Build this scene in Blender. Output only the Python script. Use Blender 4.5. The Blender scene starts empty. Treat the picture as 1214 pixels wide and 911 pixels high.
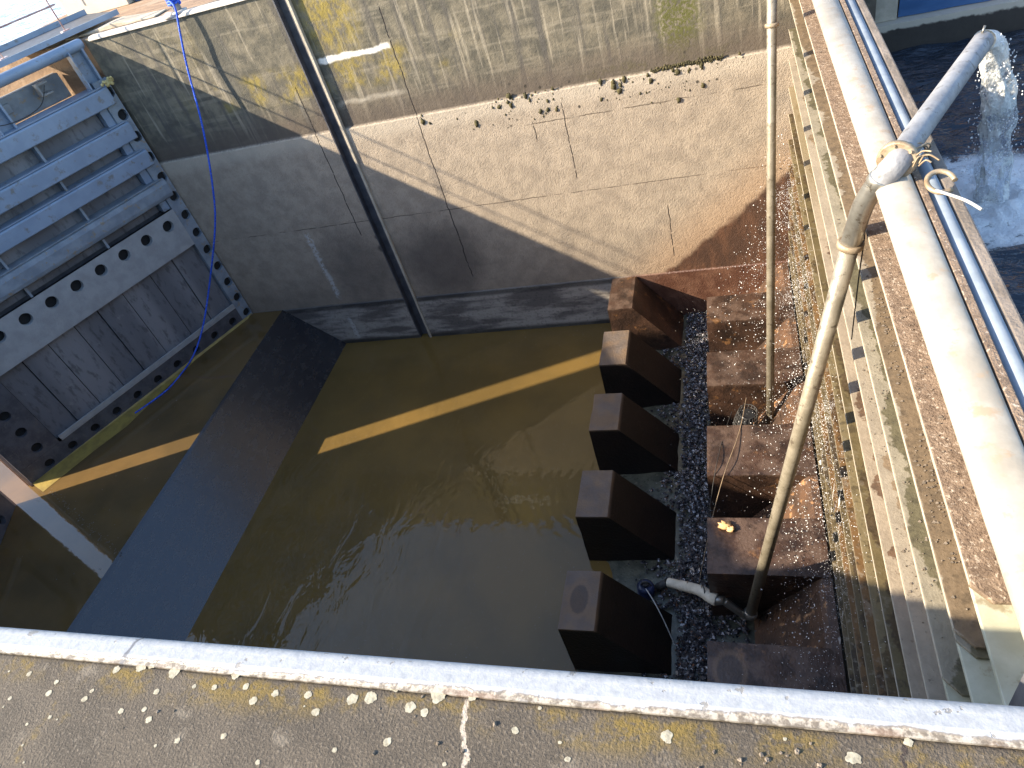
import bpy, math, random
from mathutils import Vector, Matrix, noise as mnoise
random.seed(7)
S = 1.5                       # one layout unit is 1.5 m; the camera stands one unit above the coping
C = bpy.context.scene.collection
sc = bpy.context.scene

def P(p):
    return Vector((p[0]*S, p[1]*S, (p[2]+1.0)*S))

# ------------------------------------------------------------------ mesh helpers
class MB:
    def __init__(self):
        self.v = []; self.f = []; self.sm = []
    def add(self, vs, fs, smooth=False, fn=None):
        b = len(self.v)
        for p in vs:
            self.v.append(fn(*p) if fn else tuple(p))
        for f in fs:
            self.f.append([b+i for i in f]); self.sm.append(smooth)
        return self
    def box(self, x0, x1, y0, y1, z0, z1, fn=None):
        vs = [(x, y, z) for x in (x0, x1) for y in (y0, y1) for z in (z0, z1)]
        fs = [(0,1,3,2),(4,6,7,5),(0,4,5,1),(2,3,7,6),(0,2,6,4),(1,5,7,3)]
        return self.add(vs, fs, fn=fn)
    def prism(self, prof, a0, a1, axis='y', fn=None, smooth=False):
        n = len(prof)
        def mk(a, p):
            if axis == 'y': return (p[0], a, p[1])
            if axis == 'x': return (a, p[0], p[1])
            return (p[0], p[1], a)
        vs = [mk(a0, p) for p in prof]+[mk(a1, p) for p in prof]
        fs = [(i, (i+1) % n, n+(i+1) % n, n+i) for i in range(n)]
        self.add(vs, fs, smooth, fn)
        b = len(self.v)-2*n
        self.f.append([b+i for i in range(n)][::-1]); self.sm.append(False)
        self.f.append([b+n+i for i in range(n)]); self.sm.append(False)
        return self
    def tube(self, pts, r, n=14, cap=True, fn=None):
        pts = [Vector(p) for p in pts]
        m = len(pts)
        rs = r if isinstance(r, (list, tuple)) else [r]*m
        t0 = (pts[1]-pts[0]).normalized()
        a = t0.orthogonal().normalized()
        vs = []; fs = []
        for i in range(m):
            t = (pts[min(i+1, m-1)]-pts[max(i-1, 0)]).normalized()
            a = (a-t*a.dot(t)).normalized(); b = t.cross(a)
            for k in range(n):
                an = 2*math.pi*k/n
                vs.append(tuple(pts[i]+(a*math.cos(an)+b*math.sin(an))*rs[i]))
        for i in range(m-1):
            for k in range(n):
                fs.append((i*n+k, i*n+(k+1) % n, (i+1)*n+(k+1) % n, (i+1)*n+k))
        self.add(vs, fs, True, fn)
        b0 = len(self.v)-m*n
        if cap:
            self.f.append([b0+k for k in range(n)][::-1]); self.sm.append(False)
            self.f.append([b0+(m-1)*n+k for k in range(n)]); self.sm.append(False)
        return self
    def ball(self, c, r, nu=12, nv=8, jit=0.0, seed=0):
        rx, ry, rz = r if isinstance(r, (tuple, list)) else (r, r, r)
        vs = []; fs = []
        for j in range(nv+1):
            th = math.pi*j/nv
            for i in range(nu):
                ph = 2*math.pi*i/nu
                d = Vector((math.sin(th)*math.cos(ph), math.sin(th)*math.sin(ph), math.cos(th)))
                k = 1+jit*mnoise.noise(d*2.3+Vector((seed*7.1, seed*3.3, 0)))
                vs.append((c[0]+d.x*rx*k, c[1]+d.y*ry*k, c[2]+d.z*rz*k))
        for j in range(nv):
            for i in range(nu):
                fs.append((j*nu+i, (j+1)*nu+i, (j+1)*nu+(i+1) % nu, j*nu+(i+1) % nu))
        return self.add(vs, fs, True)
    def holed(self, u0, u1, v0, v1, cu, cv, r, o0, o1, fn):
        # a plate cell with one round hole through it, front at offset o0 and hole depth to o1
        angs = [2*math.pi*k/20 for k in range(20)]
        for (x, y) in ((u0, v0), (u1, v0), (u0, v1), (u1, v1)):
            angs.append(math.atan2(y-cv, x-cu) % (2*math.pi))
        angs = sorted(set(round(a, 6) for a in angs)); n = len(angs)
        inn = []; out = []
        for a in angs:
            c, s = math.cos(a), math.sin(a)
            inn.append((cu+r*c, cv+r*s))
            tx = ((u1-cu)/c if c > 1e-9 else (u0-cu)/c if c < -1e-9 else 1e9)
            ty = ((v1-cv)/s if s > 1e-9 else (v0-cv)/s if s < -1e-9 else 1e9)
            t = min(tx, ty); out.append((cu+t*c, cv+t*s))
        vs = [(p[0], o0, p[1]) for p in inn]+[(p[0], o0, p[1]) for p in out]+[(p[0], o1, p[1]) for p in inn]
        fs = []
        for i in range(n):
            j = (i+1) % n
            fs.append((i, j, n+j, n+i)); fs.append((i, 2*n+i, 2*n+j, j))
        return self.add(vs, fs, False, fn)
    def build(self, name, mat, parent=None, bevel=0.0, base=None, seg=2):
        me = bpy.data.meshes.new(name)
        off = Vector((0, 0, 0))
        if parent is not None: off = LOC[parent]
        elif base is not None: off = P(base)
        me.from_pydata([tuple(P(p)-off) for p in self.v], [], self.f)
        me.polygons.foreach_set('use_smooth', self.sm)
        me.update()
        o = bpy.data.objects.new(name, me); C.objects.link(o)
        me.materials.append(mat)
        if parent is not None:
            o.parent = parent; LOC[o] = off
        else:
            o.location = off; LOC[o] = off
        if bevel:
            b = o.modifiers.new('bevel', 'BEVEL'); b.width = bevel; b.segments = seg; b.limit_method = 'ANGLE'
            b.angle_limit = math.radians(40)
        return o
LOC = {}

def thing(name, label, cat, base, group=None, kind=None):
    o = bpy.data.objects.new(name, None); C.objects.link(o)
    o.location = P(base); LOC[o] = P(base); o.empty_display_size = .2
    return tag(o, label, cat, group, kind)
def tag(o, label=None, cat=None, group=None, kind=None):
    if label: o['label'] = label
    if cat: o['category'] = cat
    if group: o['group'] = group
    if kind: o['kind'] = kind
    return o
def struct(o, label=None, cat=None):
    return tag(o, label, cat, None, 'structure')

def smooth_path(pts, per=8):
    pts = [Vector(p) for p in pts]; out = []
    for i in range(len(pts)-1):
        p0 = pts[max(i-1, 0)]; p1 = pts[i]; p2 = pts[i+1]; p3 = pts[min(i+2, len(pts)-1)]
        for k in range(per):
            t = k/per
            out.append(0.5*((2*p1)+(p2-p0)*t+(2*p0-5*p1+4*p2-p3)*t*t+(-p0+3*p1-3*p2+p3)*t**3))
    out.append(pts[-1]); return out

# ------------------------------------------------------------------ material helpers
class NB:
    """small node builder; positions are read in layout units (x along the lock, y across, z up with the coping at -1)"""
    def __init__(self, name):
        self.m = bpy.data.materials.new(name); self.m.use_nodes = True
        self.nt = self.m.node_tree; self.nt.nodes.clear()
        self.out = self.N('ShaderNodeOutputMaterial')
        g = self.N('ShaderNodeNewGeometry')
        vm = self.N('ShaderNodeVectorMath'); vm.operation = 'MULTIPLY_ADD'
        self.L(g.outputs['Position'], vm.inputs[0]); vm.inputs[1].default_value = (1/S,)*3; vm.inputs[2].default_value = (0, 0, -1)
        self.pos = vm.outputs[0]; self.geo = g
        sp = self.N('ShaderNodeSeparateXYZ'); self.L(self.pos, sp.inputs[0])
        self.x, self.y, self.z = sp.outputs
    def N(self, t): return self.nt.nodes.new(t)
    def L(self, a, b): self.nt.links.new(a, b)
    def put(self, v, sock):
        if hasattr(v, 'links'): self.L(v, sock)
        else:
            if isinstance(v, (tuple, list)) and len(v) == 3 and sock.type == 'RGBA': v = (*v, 1)
            sock.default_value = v
    def math(self, op, a, b=0.0, c=None, clamp=False):
        n = self.N('ShaderNodeMath'); n.operation = op; n.use_clamp = clamp
        self.put(a, n.inputs[0]); self.put(b, n.inputs[1])
        if c is not None: self.put(c, n.inputs[2])
        return n.outputs[0]
    def vec(self, scale=(1, 1, 1), shift=(0, 0, 0)):
        n = self.N('ShaderNodeVectorMath'); n.operation = 'MULTIPLY_ADD'
        self.L(self.pos, n.inputs[0]); n.inputs[1].default_value = scale; n.inputs[2].default_value = shift
        return n.outputs[0]
    def noise(self, scale=5, detail=4, rough=.55, st=(1, 1, 1), sh=(0, 0, 0), dist=0.0):
        n = self.N('ShaderNodeTexNoise'); self.L(self.vec(st, sh), n.inputs['Vector'])
        n.inputs['Scale'].default_value = scale; n.inputs['Detail'].default_value = detail
        n.inputs['Roughness'].default_value = rough; n.inputs['Distortion'].default_value = dist
        return n.outputs['Fac']
    def vor(self, scale=5, st=(1, 1, 1), feat='F1', rnd=1.0):
        n = self.N('ShaderNodeTexVoronoi'); self.L(self.vec(st), n.inputs['Vector'])
        n.feature = feat; n.inputs['Scale'].default_value = scale; n.inputs['Randomness'].default_value = rnd
        return n
    def ss(self, v, a, b):     # smoothstep from 0 at a to 1 at b
        n = self.N('ShaderNodeMapRange'); n.interpolation_type = 'SMOOTHSTEP'
        self.put(v, n.inputs[0])
        n.inputs[1].default_value = min(a, b); n.inputs[2].default_value = max(a, b)
        n.inputs[3].default_value = 0.0 if a < b else 1.0; n.inputs[4].default_value = 1.0 if a < b else 0.0
        return n.outputs[0]
    def mix(self, f, a, b):
        n = self.N('ShaderNodeMix'); n.data_type = 'RGBA'
        self.put(f, n.inputs[0]); self.put(a, n.inputs[6]); self.put(b, n.inputs[7])
        return n.outputs[2]
    def mul(self, a, b): return self.math('MULTIPLY', a, b)
    def add(self, a, b): return self.math('ADD', a, b)
    def sub(self, a, b): return self.math('SUBTRACT', a, b)
    def mx(self, a, b): return self.math('MAXIMUM', a, b)
    def mn(self, a, b): return self.math('MINIMUM', a, b)
    def inv(self, a): return self.math('SUBTRACT', 1.0, a)
    def blob(self, a, b, a0, b0, ra, rb, wob=.35, nz=None, soft=.35):
        da = self.math('DIVIDE', self.sub(a, a0), ra); db = self.math('DIVIDE', self.sub(b, b0), rb)
        d = self.math('SQRT', self.add(self.mul(da, da), self.mul(db, db)))
        if nz is not None: d = self.add(d, self.mul(self.sub(nz, .5), 2*wob))
        return self.ss(d, 1.0+soft, 1.0-soft)
    def line(self, a, a0, w, wob=None, amt=.02):
        d = self.sub(a, a0)
        if wob is not None: d = self.add(d, self.mul(self.sub(wob, .5), amt))
        return self.ss(self.math('ABSOLUTE', d), w, w*.4)
    def band(self, a, lo, hi, soft=.01):
        return self.mul(self.ss(a, lo-soft, lo+soft), self.ss(a, hi+soft, hi-soft))
    def bump(self, h, strength=.3, dist=.01, normal=None):
        n = self.N('ShaderNodeBump'); n.inputs['Strength'].default_value = strength; n.inputs['Distance'].default_value = dist
        self.put(h, n.inputs['Height'])
        if normal is not None: self.L(normal, n.inputs['Normal'])
        return n.outputs[0]
    def bsdf(self, col, rough=.8, metal=0.0, normal=None, spec=.5, **kw):
        b = self.N('ShaderNodeBsdfPrincipled')
        self.put(col, b.inputs['Base Color']); self.put(rough, b.inputs['Roughness']); self.put(metal, b.inputs['Metallic'])
        self.put(spec, b.inputs['Specular IOR Level'])
        for k, v in kw.items(): self.put(v, b.inputs[k.replace('_', ' ')])
        if normal is not None: self.L(normal, b.inputs['Normal'])
        self.L(b.outputs[0], self.out.inputs[0]); self.b = b
        return self.m

def plain(name, c1, c2, scale=8, rough=.6, metal=0, bump=.15, bscale=60, st=(1, 1, 1), c3=None, spec=.5):
    n = NB(name); f = n.ss(n.noise(scale, 6, .6, st), .35, .65); c = n.mix(f, c1, c2)
    if c3 is not None: c = n.mix(n.ss(n.noise(scale*2.3, 5, .65, st, (5, 2, 1)), .56, .68), c, c3)
    nb = n.bump(n.noise(bscale, 4), bump, .01)
    return n.bsdf(c, n.add(rough-.1, n.mul(n.noise(scale*3, 3), .2)), metal, nb, spec)

M = {}
# far wall, concrete ---------------------------------------------------------
def wall_material():
    n = NB('lock_wall_concrete'); x, y, z = n.x, n.y, n.z
    big = n.noise(1.6, 5, .6); med = n.noise(6, 6, .62); fine = n.noise(45, 5, .65); grit = n.noise(160, 3, .6)
    streak = n.noise(9, 4, .6, (1, 1, .06)); streak2 = n.noise(22, 3, .6, (1, 1, .05), (3, 0, 0))
    hstr = n.noise(14, 4, .6, (.08, .08, 1.0))
    # upper zone: weathered grey brown with streaks, yellow lichen and lime
    up = n.mix(n.ss(med, .36, .64), (.195, .168, .118), (.092, .084, .063))
    up = n.mix(n.mul(n.ss(hstr, .52, .64), .4), up, (.30, .26, .19))
    up = n.mix(n.mul(n.ss(streak, .50, .64), .8), up, (.09, .082, .07))
    up = n.mix(n.mul(n.ss(streak2, .55, .7), .5), up, (.44, .38, .28))
    up = n.mix(n.mul(n.ss(fine, .57, .7), .45), up, (.10, .09, .075))
    yel = n.mx(n.blob(x, z, -3.36, -1.25, .26, .42, .5, streak, .4), n.mul(n.band(z, -1.95, -1.66, .06), n.ss(n.noise(3.2, 4), .44, .6)))
    yel = n.mx(yel, n.mul(n.blob(x, z, -5.0, -1.25, .35, .25, .5, med, .5), .35))
    yel = n.mul(yel, n.mul(n.mul(n.ss(x, -1.9, -2.7), n.ss(x, -5.6, -4.3)), n.ss(n.noise(17, 6, .75, (1, 1, .5)), .36, .62)))
    up = n.mix(n.mul(yel, .68), up, (.33, .245, .035))
    moss = n.blob(x, z, -.36, -1.95, .17, .33, .6, med, .5)
    moss = n.mx(moss, n.mul(n.band(z, -2.33, -2.2, .05), n.mul(n.band(x, -1.2, .1, .15), n.ss(med, .45, .6))))
    up = n.mix(n.mul(moss, n.ss(fine, .38, .55)), up, (.10, .10, .025))
    lime = n.mul(n.band(n.add(z, n.mul(n.sub(med, .5), .09)), -1.685, -1.64, .012), n.band(x, -3.62, -2.88, .02))
    up = n.mix(lime, up, (.80, .76, .68))
    up = n.mix(n.mul(n.band(n.add(z, n.mul(n.sub(med, .5), .1)), -2.10, -2.06, .02), n.mul(n.band(x, -3.6, -2.9, .1), .6)), up, (.6, .54, .43))
    stain = n.mul(n.ss(n.add(n.math('ABSOLUTE', n.add(n.sub(x, -4.69), n.mul(n.add(z, 1.0), .12))), n.mul(n.sub(med, .5), .10)), .17, .08), n.ss(z, -2.4, -1.9))
    up = n.mix(n.mul(stain, .62), up, (.07, .07, .06))
    # dark band just over the ledge
    up = n.mix(n.mul(n.ss(n.add(z, n.mul(n.sub(med, .5), .3)), -1.95, -2.26), .8), up, (.11, .085, .065))
    # lower zone: pale rough render
    lo = n.mix(n.ss(med, .35, .68), (.42, .345, .262), (.315, .26, .20))
    lo = n.mix(n.mul(n.ss(fine, .5, .66), .35), lo, (.26, .20, .14))
    lo = n.mix(n.mul(n.ss(z, -2.52, -2.36), .5), lo, (.54, .47, .37))
    lo = n.mix(n.mul(n.ss(grit, .62, .72), .4), lo, (.12, .09, .07))
    hl = n.mx(n.mul(n.line(z, -2.585, .007, med, .03), n.band(x, -1.8, .3, .05)), n.line(z, -3.335, .007, med, .03))
    lo = n.mix(n.mul(hl, n.ss(n.noise(5, 3), .38, .55)), lo, (.14, .11, .08))
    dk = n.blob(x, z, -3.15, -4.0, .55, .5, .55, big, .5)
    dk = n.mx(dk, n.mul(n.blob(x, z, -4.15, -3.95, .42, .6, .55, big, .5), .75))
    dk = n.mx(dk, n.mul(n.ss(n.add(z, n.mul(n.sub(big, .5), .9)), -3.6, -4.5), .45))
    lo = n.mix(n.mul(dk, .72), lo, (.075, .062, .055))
    lo = n.mix(n.mul(n.blob(x, z, -3.77, -3.55, .05, .035, .4, fine, .4), .9), lo, (.02, .02, .02))
    lo = n.mix(n.mul(n.blob(x, z, -3.77, -3.70, .07, .05, .4, fine, .4), .8), lo, (.03, .03, .028))
    # wet rust red patch towards the stop logs
    dwet = n.sub(n.add(-4.05, n.mul(n.sub(x, -.30), .80)), n.add(z, n.mul(n.sub(med, .5), .22)))
    wet = n.mul(n.ss(dwet, -.03, .06), n.ss(x, -1.35, -.9))
    wetw = n.mul(n.ss(dwet, -.7, .06), n.ss(x, -2.2, -.4))
    lo = n.mix(n.mul(wetw, .5), lo, (.42, .25, .13))
    lo = n.mix(n.mul(wet, .92), lo, n.mix(n.ss(n.noise(10, 5, .6, (1, 1, .3)), .4, .65), (.055, .028, .021), (.115, .055, .034)))
    # footing zone
    ft = n.mix(n.ss(n.noise(5, 5, .6, (.35, 1, 1.6)), .4, .6), (.38, .345, .30), (.14, .125, .115))
    ft = n.mix(n.mul(n.ss(n.noise(40, 4), .5, .7), .4), ft, (.03, .03, .03))
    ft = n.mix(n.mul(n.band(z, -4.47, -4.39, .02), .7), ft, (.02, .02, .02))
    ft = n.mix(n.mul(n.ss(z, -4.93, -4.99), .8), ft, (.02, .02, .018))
    ft = n.mix(n.ss(x, -1.25, -1.0), ft, n.mix(n.ss(med, .4, .65), (.10, .046, .03), (.165, .085, .055)))
    wst = n.mul(n.band(n.add(x, n.mul(n.sub(n.noise(14, 4), .5), .09)), -4.66, -4.60, .02), n.mx(n.band(z, -4.30, -3.40, .05), n.band(z, -4.93, -4.6, .04)))
    wst = n.mul(wst, n.ss(n.noise(30, 4, .7), .42, .5))
    zone_u = n.ss(n.add(z, n.mul(n.sub(fine, .5), .03)), -2.325, -2.30)
    zone_f = n.ss(z, -4.39, -4.41)
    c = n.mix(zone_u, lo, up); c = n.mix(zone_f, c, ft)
    c = n.mix(n.mul(wst, .75), c, (.55, .54, .52))
    # construction joints and cracks
    wob = n.noise(7, 5, .7, (0.01, 0.01, 1))
    j = n.mul(n.line(x, -2.85, .0075, wob, .05), n.band(z, -4.2, -1.35, .02))
    for x0, lo_, hi_ in ((-3.97, -3.5, -1.85), (-1.44, -3.2, -2.45), (-.607, -4.2, -3.62), (-1.74, -2.75, -2.58)):
        j = n.mx(j, n.mul(n.line(x, x0, .0065, n.noise(8, 4, .7, (.01, .01, 1), (0, 0, x0*3)), .04), n.band(z, lo_, hi_, .02)))
    j = n.mul(j, n.ss(n.noise(16, 3), .33, .42))
    c = n.mix(n.mul(j, .9), c, (.025, .02, .018))
    sp = n.vor(11); dots = n.mul(n.ss(sp.outputs['Distance'], .2, .1), n.mul(n.band(n.add(z, n.mul(n.sub(med, .5), .2)), -2.58, -2.18, .06), n.mul(n.ss(x, -3, -1.9), n.ss(n.noise(2.5, 3, sh=(9, 1, 4)), .5, .6))))
    c = n.mix(n.mul(dots, .9), c, (.035, .03, .022))
    rough = n.mix(n.mx(wet, n.mul(zone_f, .5)), (.9, .9, .9), (.35, .35, .35))
    h = n.add(n.mul(fine, .6), n.add(n.mul(med, .9), n.mul(n.noise(85, 3, .6), n.mix(zone_u, (.8, .8, .8), (.35, .35, .35)))))
    h = n.sub(h, n.mul(j, 2.0))
    return n.bsdf(c, rough, 0, n.bump(h, .6, .02))
M['wall'] = wall_material()

def near_concrete():
    n = NB('near_coping_concrete'); y = n.y
    med = n.noise(7, 6, .65); fine = n.noise(60, 5, .7); grit = n.noise(220, 3, .65); big = n.noise(3, 4)
    c = n.mix(n.ss(med, .35, .66), (.098, .080, .060), (.062, .051, .039))
    c = n.mix(n.mul(n.ss(grit, .55, .68), .75), c, (.19, .16, .125))
    c = n.mix(n.mul(n.ss(grit, .45, .34), .7), c, (.05, .042, .033))
    c = n.mix(n.mul(n.ss(n.noise(11, 6, .7, sh=(4, 4, 0)), .57, .66), .5), c, (.20, .172, .135))
    ed = n.sub(y, n.mul(n.sub(big, .5), .10))
    yl = n.mul(n.ss(ed, .325, .385), n.ss(n.noise(10, 5, .7, sh=(1, 7, 0)), .43, .57))
    yl = n.mx(yl, n.mul(n.ss(n.noise(8, 5, .7, sh=(2, 3, 5)), .60, .68), .55))
    c = n.mix(n.mul(yl, n.mul(n.ss(fine, .36, .52), .8)), c, (.17, .115, .02))
    c = n.mix(n.mul(n.band(y, .388, .41, .006), .75), c, (.055, .045, .035))
    # two long cracks
    for a, b, w in ((-.415, .25, .0045), (.172, -.25, .003)):
        d = n.add(n.sub(n.x, a), n.add(n.mul(n.sub(y, .4), b), n.mul(n.sub(n.noise(9, 5, .75, sh=(2, 2, 2)), .5), .055)))
        c = n.mix(n.mul(n.ss(n.math('ABSOLUTE', d), w, w*.4), n.ss(y, .40, .38)), c, (.42, .36, .29) if a < 0 else (.04, .03, .025))
    h = n.add(n.mul(fine, .5), n.add(grit, n.mul(med, .8)))
    return n.bsdf(c, .92, 0, n.bump(h, .8, .006))
M['near_concrete'] = near_concrete()

def nosing_paint():
    n = NB('white_nosing_paint')
    med = n.noise(9, 6, .7); fine = n.noise(70, 4, .7)
    c = n.mix(n.ss(fine, .4, .7), (.38, .395, .415), (.31, .325, .345))
    lowy = n.sub(n.y, n.mul(n.sub(n.noise(8, 5, .7), .5), .030))
    peel = n.ss(lowy, .4045, .4005)
    edge = n.band(lowy, .3995, .4055, .001)
    chips = n.ss(n.noise(26, 5, .62, sh=(3, 3, 0)), .635, .65)
    c = n.mix(n.mul(n.ss(n.noise(14, 5, .7, (1, 2.5, 2.5), (7, 1, 1)), .62, .72), .22), c, (.45, .42, .38))
    c = n.mix(n.mul(edge, n.mul(n.ss(fine, .36, .5), .8)), c, (.17, .14, .11))
    c = n.mix(peel, c, n.mix(n.ss(fine, .42, .6), (.40, .36, .30), (.16, .135, .105)))
    c = n.mix(n.mul(chips, .85), c, (.24, .225, .205))
    rust = n.mul(n.ss(lowy, .4035, .399), n.ss(n.noise(4, 4, sh=(8, 8, 8)), .58, .64))
    c = n.mix(n.mul(rust, .35), c, (.24, .13, .08))
    cr = n.ss(n.math('ABSOLUTE', n.add(n.sub(n.x, -1.075), n.mul(n.sub(n.noise(20, 3), .5), .03))), .006, .002)
    c = n.mix(n.mul(cr, .85), c, (.12, .12, .13))
    h = n.sub(n.add(n.mul(fine, .3), med), n.mul(n.mx(peel, chips), .7))
    return n.bsdf(c, .5, 0, n.bump(h, .5, .008))
M['nosing'] = nosing_paint()

M['far_nosing'] = plain('far_nosing_paint', (.62, .57, .51), (.47, .42, .36), 12, .7, c3=(.32, .27, .2))
M['steel_blue'] = plain('grey_blue_gate_paint', (.27, .34, .435), (.225, .29, .38), 5, .42, 0, .1, 50, (1, 1, 1), (.20, .205, .205))
M['steel_blue_worn'] = plain('worn_gate_paint', (.28, .32, .36), (.20, .235, .275), 7, .55, 0, .3, 40, (1, 1, 1), (.30, .24, .17))
M['steel_grey'] = plain('gate_girder_silt', (.40, .40, .39), (.33, .33, .325), 8, .8, 0, .5, 90)
M['steel_dark'] = plain('gate_dark_steel', (.105, .105, .115), (.065, .065, .075), 8, .6, 0, .3, 50, (1, 1, 1), (.12, .115, .11))
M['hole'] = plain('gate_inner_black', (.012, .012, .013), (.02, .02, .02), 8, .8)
M['walkway'] = plain('walkway_steel', (.10, .105, .115), (.075, .08, .09), 9, .55, 0, .2, 80)
M['sun_pink_steel'] = plain('mitre_edge_steel', (.45, .34, .28), (.36, .26, .21), 12, .7)  # pinkish sunlight on the mitre end face put into the steel colour
M['rail_paint'] = plain('railing_paint', (.55, .45, .43), (.30, .12, .10), 9, .5)

def planks_mat():
    n = NB('gate_plank_boards')
    oi = n.noise(3.3, 1, .3, (1, 1, .05)); f = n.noise(20, 5, .6, (1, 1, .35))
    c = n.mix(n.ss(oi, .35, .65), (.16, .16, .17), (.255, .25, .255))
    c = n.mix(n.mul(n.ss(f, .5, .68), .6), c, (.06, .058, .06))
    c = n.mix(n.mul(n.ss(n.noise(8, 5, .7, sh=(3, 3, 3)), .62, .7), .6), c, (.28, .27, .26))
    return n.bsdf(c, .75, 0, n.bump(f, .4, .01))
M['planks'] = planks_mat()

def water(name, c1, c2, rough=.04, bump=((6, .15, .03),), st=(1, 1, 1), spec=.5):
    n = NB(name); c = n.mix(n.ss(n.noise(1.5, 4), .35, .65), c1, c2)
    nb = None
    for s, a, d in bump:
        nb = n.bump(n.noise(s, 3, .5, st), a, d, nb)
    return n.bsdf(c, rough, 0, nb, spec, IOR=1.333)
def chamber_water():
    n = NB('muddy_chamber_water')
    c = n.mix(n.ss(n.noise(1.2, 4), .35, .65), (.172, .108, .032), (.132, .086, .028))
    c = n.mix(n.ss(n.noise(130, 2), .735, .76), c, (.5, .48, .42))
    wv = n.noise(5, 2, .5, (1, .5, 1), dist=.4)
    calm = n.ss(n.noise(.55, 2, sh=(2, 5, 0)), .42, .6)
    # rings spreading from the stop-log side
    dx = n.sub(n.x, -1.0); dy = n.sub(n.y, 4.0)
    r = n.math('SQRT', n.add(n.mul(dx, dx), n.mul(dy, dy)))
    ring = n.math('SINE', n.mul(n.add(r, n.mul(n.noise(2, 2), .25)), 60))
    ring = n.mul(ring, n.ss(r, 1.5, .3))
    nb = n.bump(n.mul(n.noise(2.4, 3, .55, (1.6, .8, 1), dist=.8), n.ss(n.x, -1.8, -3.2)), .22, .07); nb = n.bump(wv, .14, .03, nb); nb = n.bump(n.mul(ring, .5), .22, .008, nb)
    nb = n.bump(n.noise(18, 2, .5), .05, .02, nb)
    return n.bsdf(c, .03, 0, nb, .95, IOR=1.333)
M['chamber_water'] = chamber_water()
M['sill_water'] = water('shallow_sill_water', (.165, .103, .04), (.115, .076, .032), .03, ((5, .10, .02), (24, .05, .01)), spec=1.0)
def pool_mat():
    n = NB('upper_pool_water')
    w1 = n.noise(3.6, 3, .55, (.8, 2.2, 1), dist=.6); w2 = n.noise(12, 3, .55, (.8, 1.8, 1)); w3 = n.noise(30, 2, .5)
    nb = n.bump(w2, .8, .06); nb = n.bump(w3, .25, .01, nb)
    return n.bsdf((.018, .028, .042), .03, 0, nb, 1.0, IOR=1.333)
M['pool'] = pool_mat()
n = NB('glare_streaked_river_water'); f = n.noise(2.2, 6, .7, (.7, 2.6, 1), dist=.5)
M['river'] = n.bsdf(n.mix(n.ss(f, .42, .58), (.10, .15, .22), (.80, .84, .90)), .25, 0, n.bump(f, .8, .1), .5)  # white glare streaks on the water put into the base colour

def slope_mat():
    n = NB('wet_dark_sill'); f = n.noise(14, 5, .65, (1, .5, 1)); g = n.noise(60, 3)
    c = n.mix(n.ss(f, .4, .66), (.022, .022, .026), (.034, .033, .034))
    c = n.mix(n.mul(n.ss(n.noise(120, 2), .68, .74), .6), c, (.2, .2, .2))
    j = n.mx(n.line(n.y, 4.9, .008), n.mx(n.line(n.y, 3.6, .008), n.mx(n.line(n.y, 5.6, .008), n.line(n.y, 4.25, .008))))
    return n.bsdf(n.mix(n.mul(j, .8), c, (.008, .008, .008)), n.add(.16, n.mul(f, .2)), 0, n.bump(n.add(f, n.mul(g, .5)), .2, .01), 1.0)
M['slope'] = slope_mat()

def ring_stain(n, c, x0, y0, rx, ry, nz):
    dx = n.math('DIVIDE', n.sub(n.x, x0), rx); dy = n.math('DIVIDE', n.sub(n.y, y0), ry)
    r = n.add(n.math('SQRT', n.add(n.mul(dx, dx), n.mul(dy, dy))), n.mul(n.sub(nz, .5), .25))
    c = n.mix(n.mul(n.ss(r, .82, .72), .6), c, (.05, .04, .035))
    return n.mix(n.mul(n.band(r, .72, 1.0, .1), .45), c, (.20, .13, .08))
def block_mat():
    n = NB('rusty_wet_block'); med = n.noise(5, 6, .65); fine = n.noise(40, 5, .65)
    c = n.mix(n.ss(med, .36, .66), (.026, .016, .012), (.068, .036, .023))
    c = n.mix(n.mul(n.ss(fine, .52, .68), .6), c, (.05, .03, .022))
    c = n.mix(n.mul(n.ss(n.noise(6, 5, .7, sh=(4, 2, 7)), .58, .68), .75), c, (.22, .11, .045))
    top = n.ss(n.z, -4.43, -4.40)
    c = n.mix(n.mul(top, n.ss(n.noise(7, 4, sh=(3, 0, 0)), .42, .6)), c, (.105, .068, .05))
    c = ring_stain(n, c, -.165, 2.04, .105, .14, fine)
    return n.bsdf(c, n.add(.20, n.mul(med, .35)), 0, n.bump(n.add(fine, med), .6, .015))
M['block'] = block_mat()
def block_dark():
    n = NB('wet_block_lit_top'); med = n.noise(5, 6, .65); fine = n.noise(40, 5, .65)
    c = n.mix(n.ss(med, .36, .66), (.006, .005, .005), (.013, .0085, .007))
    c = n.mix(n.mul(n.ss(fine, .55, .7), .6), c, (.02, .014, .012))
    top = n.mul(n.ss(n.z, -4.43, -4.40), n.add(.55, n.mul(n.noise(7, 4, sh=(3, 0, 0)), .6)))  # wet dark block; its unlit slopes and lit top also put into colour
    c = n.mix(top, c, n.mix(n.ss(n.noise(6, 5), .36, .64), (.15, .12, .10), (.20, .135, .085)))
    c = ring_stain(n, c, -1.165, 2.48, .085, .15, fine)
    return n.bsdf(c, n.add(.36, n.mul(med, .3)), 0, n.bump(n.add(fine, med), .5, .015), .3)
M['block_dark'] = block_dark()
M['apron'] = plain('wet_apron_ramp', (.06, .04, .03), (.115, .065, .04), 6, .3, 0, .6, 40, (1, 1, 1), (.36, .20, .10))
M['floor'] = plain('chamber_floor_silt', (.05, .052, .038), (.10, .10, .07), 9, .3, 0, .6, 60, (1, 1, 1), (.16, .15, .11))

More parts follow.
